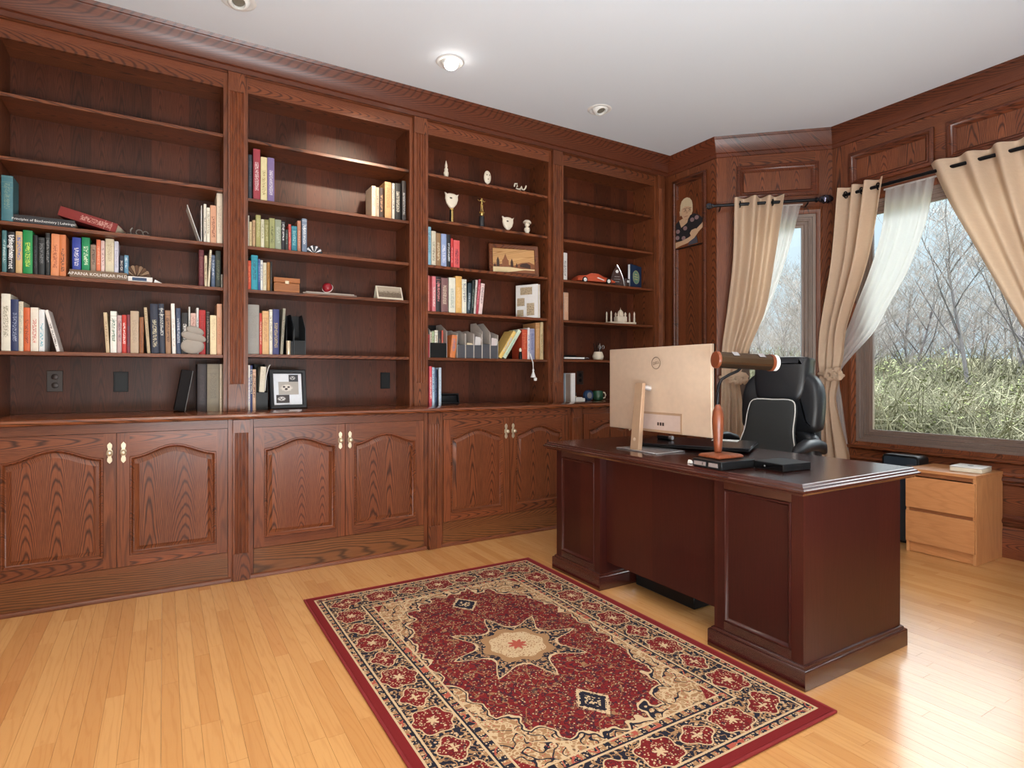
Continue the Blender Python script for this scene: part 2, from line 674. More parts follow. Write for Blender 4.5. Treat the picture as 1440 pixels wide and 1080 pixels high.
def RX(a): return Matrix.Rotation(a, 4, 'X')
def RY(a): return Matrix.Rotation(a, 4, 'Y')
def RZ(a): return Matrix.Rotation(a, 4, 'Z')
def TR(*p): return Matrix.Translation(p)


class WF:
    """a wall's own frame: s along it, t into the room, z up"""
    def __init__(s, o, e, inward):
        s.o = Vector(o)
        d = Vector(e)-s.o
        s.L = d.length
        s.d = d.normalized()
        s.n = Vector(inward)
        ang = math.atan2(s.d.y, s.d.x)
        s.M = Matrix(((s.d.x, s.n.x, 0, s.o.x), (s.d.y, s.n.y, 0, s.o.y), (0, 0, 1, 0), (0, 0, 0, 1)))

    def p(s, a, t, z): return s.M @ Vector((a, t, z))


def sweep(mb, pts, prof, closed, f3, m=0):
    """mitred profile along a 2-D path; prof: (outward offset, height)"""
    n = len(pts)
    P = [Vector(p) for p in pts]
    rings = []
    for i in range(n):
        if closed or 0 < i < n-1:
            d0 = (P[i]-P[i-1]).normalized()
            d1 = (P[(i+1) % n]-P[i]).normalized()
        elif i == 0:
            d0 = d1 = (P[1]-P[0]).normalized()
        else:
            d0 = d1 = (P[i]-P[i-1]).normalized()
        n0 = Vector((-d0.y, d0.x))
        n1 = Vector((-d1.y, d1.x))
        b = n0+n1
        b = b/max(b.dot(n0), 0.25) if b.length > 1e-4 else n0
        rings.append([f3(P[i].x+b.x*o, P[i].y+b.y*o, h) for o, h in prof])
    if closed:
        rings.append(rings[0])
    mb.loft(rings, m, cap=not closed, closed=True)
    return mb


def inset(pts, d):
    P = [Vector(p) for p in pts]
    n = len(P)
    out = []
    for i in range(n):
        d0 = (P[i]-P[i-1]).normalized()
        d1 = (P[(i+1) % n]-P[i]).normalized()
        n0, n1 = Vector((-d0.y, d0.x)), Vector((-d1.y, d1.x))
        b = n0+n1
        b = b/max(b.dot(n0), 0.35)
        out.append(tuple(P[i]+b*d))
    return out

# ------------------------------------------------------------------ room shell
CEIL = 3.16
K1, K2 = (4.0, 3.335), (4.65, 2.725)
K3, K4 = (4.65, 1.185), (4.0, 0.575)
WALL_Y, LEFT_X, BACK_Y = 4.215, -0.98, -1.05

fl = bpy.data.objects.new('floor', None)
COL.objects.link(fl)
ROOT['floor'] = Matrix.Identity(4)
structure(fl)
MB().box(LEFT_X-0.1, 4.95, BACK_Y-0.1, 4.4, -0.12, -0.019).build('subfloor', wall_m, fl)
bw = 0.0572
cands = []
rng = random.Random(5)
nrow = int((4.66-LEFT_X)/bw)+1
for i in range(nrow):
    x0 = LEFT_X+i*bw
    lo, hi = BACK_Y, 3.70
    if x0+bw > 4.0:
        hi = 3.335-(x0-4.0)*0.9385+0.06
        lo = 0.575+(x0-4.0)*0.9385-0.06
    y = lo-rng.uniform(0, 1.0)
    while y < hi:
        L_ = rng.choice((0.35, 0.5, 0.65, 0.8, 1.0, 1.2, 1.4))*rng.uniform(0.9, 1.1)
        a, b = max(y, lo), min(y+L_, hi)
        if b-a > 0.02:
            cands.append((x0, a, b))
        y += L_
Fx, Fy = 0.5127, 0.8586


def seen(x0, a, b):
    t = 0.0
    for k in range(12):
        x, y = x0+bw/2, a+(b-a)*(k+0.5)/12
        d = x*Fx+y*Fy
        l_ = x*Fy-y*Fx
        if d < 0.3:
            continue
        px, py = 720+820*l_/d, 529.6+820*1.16/d
        if not (0 < px < 1440 and py < 1080):
            continue
        if 0.62 < x < 1.99 and 1.16 < y < 3.13 or y > 3.64 or (2.0 < x < 2.78 and 1.29 < y < 2.9) or (4.25 < x and 1.6 < y < 2.0):
            continue
        # hidden behind the desk
        if x > 2.0:
            q = y/x
            if 1.30/2.75 < q < 2.9/2.02 and x > 2.02 and y > 1.3:
                continue
        t += (b-a)/12*bw/d**3
    return t


cands.sort(key=lambda c: -seen(*c))
unit = MB().box(0, 1, 0, 1, -1, 0).build('floor_board', floor_wood)
unit_me = unit.data
bpy.data.objects.remove(unit)
g = 0.00035
for x0, a, b in cands[:296]:
    o = bpy.data.objects.new('floor_board', unit_me)
    o.location = (x0+g, a+g, rng.uniform(-0.0003, 0))
    o.scale = (bw-2*g, b-a-2*g, 0.018)
    o.parent = fl
    COL.objects.link(o)
mb = MB()
for x0, a, b in cands[296:]:
    mb.box(x0+g, x0+bw-g, a+g, b-g, -0.018, 0)
o = mb.build('floor_boards_beyond', floor_wood, fl)
o['kind'] = 'stuff'

ce = MB().box(LEFT_X-0.1, 4.95, BACK_Y-0.1, 4.4, CEIL, CEIL+0.12).build('ceiling', ceil_m)
structure(ce)
structure(MB().box(LEFT_X-0.12, LEFT_X, BACK_Y, 4.35, 0, CEIL).build('wall_left', wall_m))
structure(MB().box(LEFT_X-0.12, 4.1, BACK_Y-0.12, BACK_Y, 0, CEIL).build('wall_back', wall_m))
structure(MB().box(LEFT_X-0.12, 4.12, WALL_Y, WALL_Y+0.12, 0, CEIL).build('wall_bookcase', wall_m))


def wallroot(name):
    o = bpy.data.objects.new(name, None)
    COL.objects.link(o)
    ROOT[name] = Matrix.Identity(4)
    return structure(o)


def panel(wf, par, s0, s1, z0, z1, fieldmat, mouldmat, t=0.012, wid=0.05):
    """bolection moulding around a recessed veneer field"""
    mb = MB()
    prof = [(-0.016, 0.0), (-0.016, 0.014), (-0.004, 0.022), (0.006, 0.022), (0.010, 0.014), (0.022, 0.008), (0.026, 0.010), (0.034, 0.004), (0.040, -0.002), (0.040, -0.006)]
    sweep(mb, [(s0, z0), (s1, z0), (s1, z1), (s0, z1)], prof, True, lambda a, b, h: wf.p(a, t+h-0.004, b))
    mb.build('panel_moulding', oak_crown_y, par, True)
    MB().box(s0+0.005, s1-0.005, -0.004, t-0.010, z0+0.005, z1-0.005, 0, wf.M).build('veneer_panel', fieldmat, par, True)


def rect_sweep(wf, par, name, s0, s1, z0, z1, prof, mat):
    mb = MB()
    sweep(mb, [(s0, z0), (s1, z0), (s1, z1), (s0, z1)], prof, True, lambda a, b, h: wf.p(a, h, b))
    return mb.build(name, mat, par, True)


def window(n, wf, s0, s1, z0, z1, cas=None):
    """stepped wooden frame in the wall opening s0..s1, z0..z1, one fixed pane"""
    o = bpy.data.objects.new('window_%d' % n, None)
    COL.objects.link(o)
    ROOT[o.name] = Matrix.Identity(4)
    structure(o)
    rect_sweep(wf, o, 'casing', s0, s1, z0, z1, [(-0.05, 0.0), (-0.05, 0.02), (-0.03, 0.026), (-0.012, 0.018), (0.0, 0.02), (0.0, 0.0)], cas or oak_z)
    rect_sweep(wf, o, 'jamb', s0, s1, z0, z1, [(-0.001, 0.012), (0.022, 0.006), (0.022, -0.012), (0.034, -0.014), (0.034, -0.1), (-0.001, -0.1)], frame_wood)
    rect_sweep(wf, o, 'frame_stop', s0+0.03, s1-0.03, z0+0.03, z1-0.03, [(0, -0.02), (0.018, -0.02), (0.02, -0.032), (0.03, -0.034), (0.03, -0.08), (0, -0.08)], frame_wood)
    rect_sweep(wf, o, 'sash', s0+0.058, s1-0.058, z0+0.058, z1-0.058, [(0, -0.036), (0.014, -0.036), (0.018, -0.046), (0.034, -0.05), (0.034, -0.075), (0, -0.075)], frame_wood)
    MB().box(s0+0.088, s1-0.088, -0.066, -0.06, z0+0.088, z1-0.088, 0, wf.M).build('glass_pane', glass_m, o, True)
    return o


TW = 0.14
# short wall between the bookcase and the bay
wf = WF((4.0, 3.93), K1, (-1, 0))
wr = wallroot('wall_right')
MB().box(-0.3, wf.L+0.0, -TW, 0, 0, CEIL, 0, wf.M).build('oak_wall_face', oak_z, wr, True)
panel(wf, wr, 3.93-3.795, 3.93-3.447, 0.95, 2.915, oak_z, oak_z)
panel(wf, wr, 3.93-3.795, 3.93-3.447, 0.2, 0.75, oak_z, oak_z)
# the mirrored one on the near side of the bay
wfn = WF(K4, (4.0, BACK_Y), (-1, 0))
# angled walls of the bay and the big window wall


def bay_wall(name, wf, openings, grain, ext0=0.0, ext1=0.0, vert=None):
    vert = vert or oak_z
    """wall with rectangular openings [(s0,s1,z0,z1)]"""
    w_ = wallroot(name)
    s0, s1, z0, z1 = openings
    MB().box(-ext0, s0, -TW, 0, 0, CEIL, 0, wf.M).build('oak_wall_face', vert, w_, True)
    MB().box(s1, wf.L+ext1, -TW, 0, 0, CEIL, 0, wf.M).build('oak_wall_face', vert, w_, True)
    MB().box(s0, s1, -TW, 0, 0, z0, 0, wf.M).build('oak_wall_face', grain, w_, True)
    MB().box(s0, s1, -TW, 0, z1, CEIL, 0, wf.M).build('oak_wall_face', grain, w_, True)
    return w_


n_ang = Vector((-0.6843, -0.7292))
WA = WF(K1, K2, n_ang)
wb = bay_wall('wall_bay_far', WA, (0.18, 0.765, 0.66, 2.485), oak_s, 0.0, 0.08, oak_za)
panel(WA, wb, 0.175, 0.77, 2.655, 2.895, oak_za, oak_s)
panel(WA, wb, 0.175, 0.77, 0.2, 0.5, oak_s, oak_s)
window(1, WA, 0.18, 0.765, 0.66, 2.485, oak_za)
WW = WF(K2, K3, (-1, 0))            # s = 2.725 - y
wd = bay_wall('wall_window', WW, (2.725-2.53, 2.725-1.38, 0.66, 2.50), oak_y)
panel(WW, wd, 2.725-2.57, 2.725-2.01, 2.66, 2.895, oak_z, oak_y)
panel(WW, wd, 2.725-1.90, 2.725-1.34, 2.66, 2.895, oak_z, oak_y)
panel(WW, wd, 2.725-2.57, 2.725-2.01, 0.235, 0.50, oak_y, oak_y)
panel(WW, wd, 2.725-1.90, 2.725-1.34, 0.235, 0.50, oak_y, oak_y)
window(2, WW, 2.725-2.53, 2.725-1.38, 0.66, 2.50)
WN = WF(K3, K4, Vector((-0.6843, 0.7292)))
wn2 = bay_wall('wall_bay_near', WN, (0.13, 0.71, 0.66, 2.485), oak_s, 0.08, 0.0, oak_zn)
window(3, WN, 0.13, 0.71, 0.66, 2.485, oak_zn)

wn = bay_wall('wall_right_near', wfn, (0.2, 1.4, 0.66, 2.485), oak_y)
window(4, wfn, 0.2, 1.4, 0.66, 2.485)
# sills, chair rail and baseboards of the bay
path_in = [(4.0, 3.60), K1, K2, K3, K4, (4.0, BACK_Y)]


def bay_run(name, prof, mat, pts=path_in):
    mb = MB()
    # path runs with the room on its right, so a negative offset comes into the room
    sweep(mb, pts, [(-o, z) for o, z in prof], False, lambda a, b, h: (a, b, h))
    return structure(mb.build(name, mat))


bay_run('baseboard_right', [(0, 0), (0.022, 0), (0.022, 0.17), (0.014, 0.19), (0.014, 0.2), (0, 0.205)], oak_y, [(4.0, 3.60), K1, K2, K3, K4, (4.0, BACK_Y)])
bay_run('trim_1', [(0, 0.595), (0.03, 0.60), (0.045, 0.612), (0.045, 0.628), (0.02, 0.632), (0, 0.632)], oak_y, [K1, K2, K3, K4])
bay_run('trim_2', [(0, 0.515), (0.012, 0.518), (0.018, 0.53), (0.01, 0.543), (0, 0.545)], oak_y, [K1, K2, K3, K4])
CROWN = [(0, 3.0), (0.012, 3.004), (0.016, 3.03), (0.028, 3.036), (0.03, 3.046), (0.04, 3.07), (0.058, 3.105), (0.078, 3.13), (0.084, 3.14), (0.09, 3.142), (0.1, 3.16), (0, 3.16)]
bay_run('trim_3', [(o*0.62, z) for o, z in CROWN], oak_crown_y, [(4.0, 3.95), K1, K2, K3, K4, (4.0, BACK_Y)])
mb = MB()
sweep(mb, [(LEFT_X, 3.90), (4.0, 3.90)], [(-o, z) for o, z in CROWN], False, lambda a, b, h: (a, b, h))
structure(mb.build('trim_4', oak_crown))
structure(MB().box(LEFT_X, 4.0, 3.895, 4.21, 3.0, CEIL).build('trim_5', oak_x))

# ------------------------------------------------------------------ built-in bookcases
BAYS = [(-0.73, 0.31), (0.445, 1.495), (1.635, 2.685), (2.835, 3.857)]
PILX = [0.38, 1.565, 2.757]
NAMEB = ['leftmost', 'second', 'third', 'rightmost']
SHZ = [[2.63, 2.30, 1.965, 1.70, 1.293], [2.63, 2.265, 1.968, 1.70, 1.30], [2.633, 2.305, 1.97, 1.634, 1.298], [2.632, 2.30, 1.965, 1.63, 1.303]]
BASE_Y = 3.655
CT = 0.95
# one worktop over all four base cabinets
mb = MB()
prof = [(3.615, 0.918), (3.605, 0.922), (3.600, 0.934), (3.605, 0.946), (3.615, CT), (4.212, CT), (4.212, 0.918)]
mb.loft([[(LEFT_X+0.005, y, z) for y, z in prof], [(3.995, y, z) for y, z in prof]])
o = mb.build('worktop', wood('oak_worktop_polished', 'x', **OAK, rough=0.16, board=0.3, coat=0.5), org=(1.5, 3.6, 0.92))
tag(o, 'long polished oak worktop running over all the base cabinets', 'worktop')


def arch_outline(x0, x1, z0, zs, rise, n=22):
    pts = [(x0, z0), (x1, z0)]
    for i in range(n+1):
        t = 1-2*i/n
        pts.append(((x0+x1)/2+t*(x1-x0)/2, zs+rise*(math.cos(PI*t/2)**2 if abs(t) < 1 else 0)))
    return pts


def make_door(root, x0, x1, knob_right, z0=0.168, z1=0.866):
    yf = BASE_Y-0.003
    st = 0.055
    px0, px1, pz0, zs, rise = x0+st, x1-st, z0+0.055, 0.742, 0.056
    mb = MB()
    f = lambda a, b, h: (a, yf+h, b)
    mb.prism([(x0, z0), (px0, z0), (px0, z1), (x0, z1)], 0, 0.02, f, 0)
    mb.prism([(px1, z0), (x1, z0), (x1, z1), (px1, z1)], 0, 0.02, f, 0)
    mb.prism([(px0, z0), (px1, z0), (px1, pz0), (px0, pz0)], 0, 0.02, f, 1)
    top = arch_outline(px0, px1, pz0, zs, rise)[2:]
    mb.prism(top+[(px0, z1), (px1, z1)], 0, 0.02, f, 1)
    d = mb.build('door', [oak_st, oak_x], root, True)
    # moulded edge and raised field
    pts = arch_outline(px0, px1, pz0, zs, rise)
    pts = pts[:1]+pts[1:]
    prof = [(0.0, 0.003), (0.003, -0.004), (0.008, -0.004), (0.013, 0.002), (0.016, 0.010), (0.020, 0.012), (0.030, 0.010), (0.040, 0.004), (0.043, 0.003)]
    rings = [[(a, yf+y, b) for a, b in inset(pts, o_)] for o_, y in prof]
    m2 = MB()
    m2.loft(rings[:6], 0, cap=False)
    m2.build('sticking_moulding', oak_x, d, True)
    m3 = MB()
    m3.loft(rings[5:], 0, cap=False)
    last = rings[-1]
    m3.add(last, [tuple(range(len(last)))])
    m3.build('raised_panel', oak_z, d, True)
    kx = x1-0.028 if knob_right else x0+0.028
    kz = 0.765
    plate = [(0, -0.056), (0.011, -0.043), (0.011, -0.03), (0.007, -0.02), (0.014, -0.008), (0.014, 0.008), (0.007, 0.02), (0.011, 0.03), (0.011, 0.043), (0, 0.056), (-0.011, 0.043), (-0.011, 0.03), (-0.007, 0.02), (-0.014, 0.008), (-0.014, -0.008), (-0.007, -0.02), (-0.011, -0.03), (-0.011, -0.043)]
    m4 = MB()
    m4.prism([(kx+a, kz+b) for a, b in plate], -0.004, 0.0, f)
    m4.build('knob_plate', brass, d, True, bevel=0.001)
    m5 = MB()
    m5.lathe([(0.004, 0), (0.004, 0.012), (0.010, 0.016), (0.0145, 0.022), (0.013, 0.029), (0.006, 0.033), (0.001, 0.0335)], 16, TR(kx, yf-0.003, kz) @ RX(PI/2))
    m5.build('knob', brass, d, True, angle=60)


DESC = ['leftmost base cabinet, the one at the picture edge, two arched oak doors', 'second base cabinet from the left, two arched doors left of the rug',
        'third base cabinet from the left, arched doors paled by window light', 'rightmost base cabinet mostly hidden behind the desk']
for i, (x0, x1) in enumerate(BAYS):
    r = thing('base_cabinet', DESC[i], 'cabinet', ((x0+x1)/2, BASE_Y, 0), group='built-in base cabinets')
    L0 = LEFT_X+0.01 if i == 0 else x0-0.025
    R0 = 3.99 if i == 3 else x1+0.03
    mb = MB()
    mb.box(L0, R0, BASE_Y+0.02, 4.205, 0.002, 0.915)
    mb.build('carcass', dark_m, r, True)
    mb = MB()
    mb.box(x0, x1, BASE_Y, BASE_Y+0.02, 0.868, 0.915)
    mb.build('top_rail', oak_x, r, True)
    mb = MB()
    for a, b in ((L0, x0-0.002), (x1+0.002, R0)):
        MB().box(a, b, BASE_Y, BASE_Y+0.02, 0.002, 0.915).build('face_stile', oak_st, r, True)
    mb = MB()
    mb.box(x0, x1, BASE_Y, BASE_Y+0.02, 0.002, 0.165)
    mb.build('base_rail', oak_base, r, True)
    mb = MB()
    prof = [(BASE_Y, 0.001), (BASE_Y-0.016, 0.001), (BASE_Y-0.016, 0.012), (BASE_Y-0.012, 0.019), (BASE_Y-0.005, 0.023), (BASE_Y, 0.024)]
    xa = L0 if i == 0 else x0-0.022
    mb.loft([[(xa, y, z) for y, z in prof], [(R0 if i == 3 else x1+0.016, y, z) for y, z in prof]])
    mb.build('shoe_moulding', oak_x, r, True)
    mid = (x0+x1)/2 if i else -0.21
    make_door(r, x0+0.002, mid-0.0015, True)
    make_door(r, mid+0.0015, x1-0.002, False)


def pilaster(cx, yf, yb, z0, z1, fz0, fz1, w_, label, grp, n=4):
    r = thing('fluted_pilaster', label, 'pilaster', (cx, yf, z0), group=grp)
    h = w_/2
    gw = w_*0.115
    xs = [-h]
    prof = [(-h, yb), (-h, yf)]
    for k in range(n):
        c = -h+w_*(k+1)/(n+1)
        for q in range(7):
            t = PI*q/6
            prof.append((c-math.cos(t)*gw/1.35, yf+math.sin(t)*gw*0.95))
    prof += [(h, yf), (h, yb)]
    mb = MB()
    mb.loft([[(cx+a, b, fz0) for a, b in prof], [(cx+a, b, fz1) for a, b in prof]])
    mb.build('fluted_shaft', oak_st, r, True, angle=50)
    MB().box(cx-h-0.001, cx+h+0.001, yf-0.002, yb, z0, fz0).build('plinth_block', oak_z, r, True, bevel=0.0015)
    MB().box(cx-h, cx+h, yf-0.001, yb, fz1, z1).build('cap_block', oak_z, r, True, bevel=0.001)


for i, cx in enumerate(PILX):
    pos = ['between leftmost and second', 'between second and third', 'between third and rightmost'][i]
    pilaster(cx, 3.632, BASE_Y, 0.001, 0.915, 0.155, 0.84, 0.09, 'short fluted pilaster %s base cabinets' % pos, 'base pilasters')
    pilaster(cx, 3.885, 3.915, CT+0.001, 3.0, 1.115, 2.885, 0.096, 'tall fluted pilaster %s bookcase bays' % pos, 'upper pilasters')
pilaster(3.912, 3.885, 3.915, CT+0.001, 3.0, 1.115, 2.885, 0.07, 'narrow fluted pilaster in the corner beside the portrait wall', 'upper pilasters', 3)

for i, (x0, x1) in enumerate(BAYS):
    r = thing('bookcase', '%s bookcase bay: tall oak case of five shelves above the worktop' % NAMEB[i], 'bookcase', ((x0+x1)/2, 4.2, CT), group='built-in bookcase bays')
    L0 = LEFT_X+0.01 if i == 0 else x0-0.06
    R0 = 3.99 if i == 3 else x1+0.06
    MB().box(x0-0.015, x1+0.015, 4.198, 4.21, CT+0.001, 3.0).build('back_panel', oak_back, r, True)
    for a, b in ((L0, x0), (x1, R0)):
        MB().box(a, b, 3.938, 4.197, CT+0.001, 2.998).build('side_panel', oak_z, r, True)
        MB().box(a, b, 3.916, 3.937, CT+0.001, 2.998).build('face_stile', oak_st, r, True)
    MB().box(x0, x1, 3.916, 3.94, 2.905, 2.998).build('header', oak_x, r, True)
    MB().box(x0, x1, 3.941, 4.197, 2.93, 2.95).build('top_panel', oak_x, r, True)
    for z in SHZ[i]:
        MB().box(x0+0.001, x1-0.001, 3.93, 4.197, z-0.02, z).build('shelf', oak_x, r, True, bevel=0.0015)
# outlets on the case backs


def outlet(x, z, label, kind):
    r = thing('outlet_plate', label, 'outlet', (x, 4.197, z))
    mb = MB()
    mb.box(x-0.037, x+0.037, 4.191, 4.1975, z-0.06, z+0.06)
    mb.build('cover_plate', dark_m if kind != 'blank' else black_m, r, True, bevel=0.002)
    if kind == 'blank':
        MB().box(x-0.03, x+0.03, 4.189, 4.1915, z-0.052, z+0.052).build('insert', black_m, r, True, bevel=0.001)
    else:
        for dz in (-0.024, 0.024):
            MB().lathe([(0.017, 0), (0.017, 0.003), (0.0155, 0.004)], 16, TR(x, 4.191, z+dz) @ RX(PI/2)).build('socket', black_m if kind == 'dark' else dark_m, r, True)


outlet(-0.533, 1.134, 'brown duplex outlet in the leftmost bay, left one of two', 'duplex')
outlet(-0.22, 1.129, 'black blank plate in the leftmost bay, right of the brown outlet', 'blank')
outlet(1.41, 1.131, 'dark outlet plate low in the second bay', 'blank')
outlet(3.218, 1.15, 'outlet in the rightmost bay above the white box', 'dark')

# ------------------------------------------------------------------ books
SHELF={
 '1C':(1.965,3.965,'third shelf of the leftmost bay'),
 '1D':(1.7,3.965,'fourth shelf of the leftmost bay'),
 '1Dl':(1.7455,4.0,'flat brown book, leftmost bay'),
 '1Dr':(1.7,3.965,'right end of the fourth shelf, leftmost bay'),
 '1E':(1.293,3.965,'fifth shelf of the leftmost bay'),
 '1F':(0.95,3.99,'counter of the leftmost bay'),
 '2G':(2.265,3.965,'second shelf of the second bay'),
 '2H':(1.968,3.965,'third shelf of the second bay'),
 '2I':(1.7,3.965,'fourth shelf of the second bay'),
 '2J':(1.3,3.965,'fifth shelf of the second bay'),
 '2K':(0.95,3.94,'counter of the second bay'),
 '3M':(1.97,3.965,'third shelf of the third bay'),
 '3N':(1.634,3.965,'fourth shelf of the third bay'),
 '3Oa':(1.3,3.965,'fifth shelf of the third bay'),
 '3P':(0.95,3.9,'counter of the third bay'),
 '4R':(1.965,3.965,'third shelf of the rightmost bay'),
 '4S':(1.63,3.965,'fourth shelf of the rightmost bay'),
}
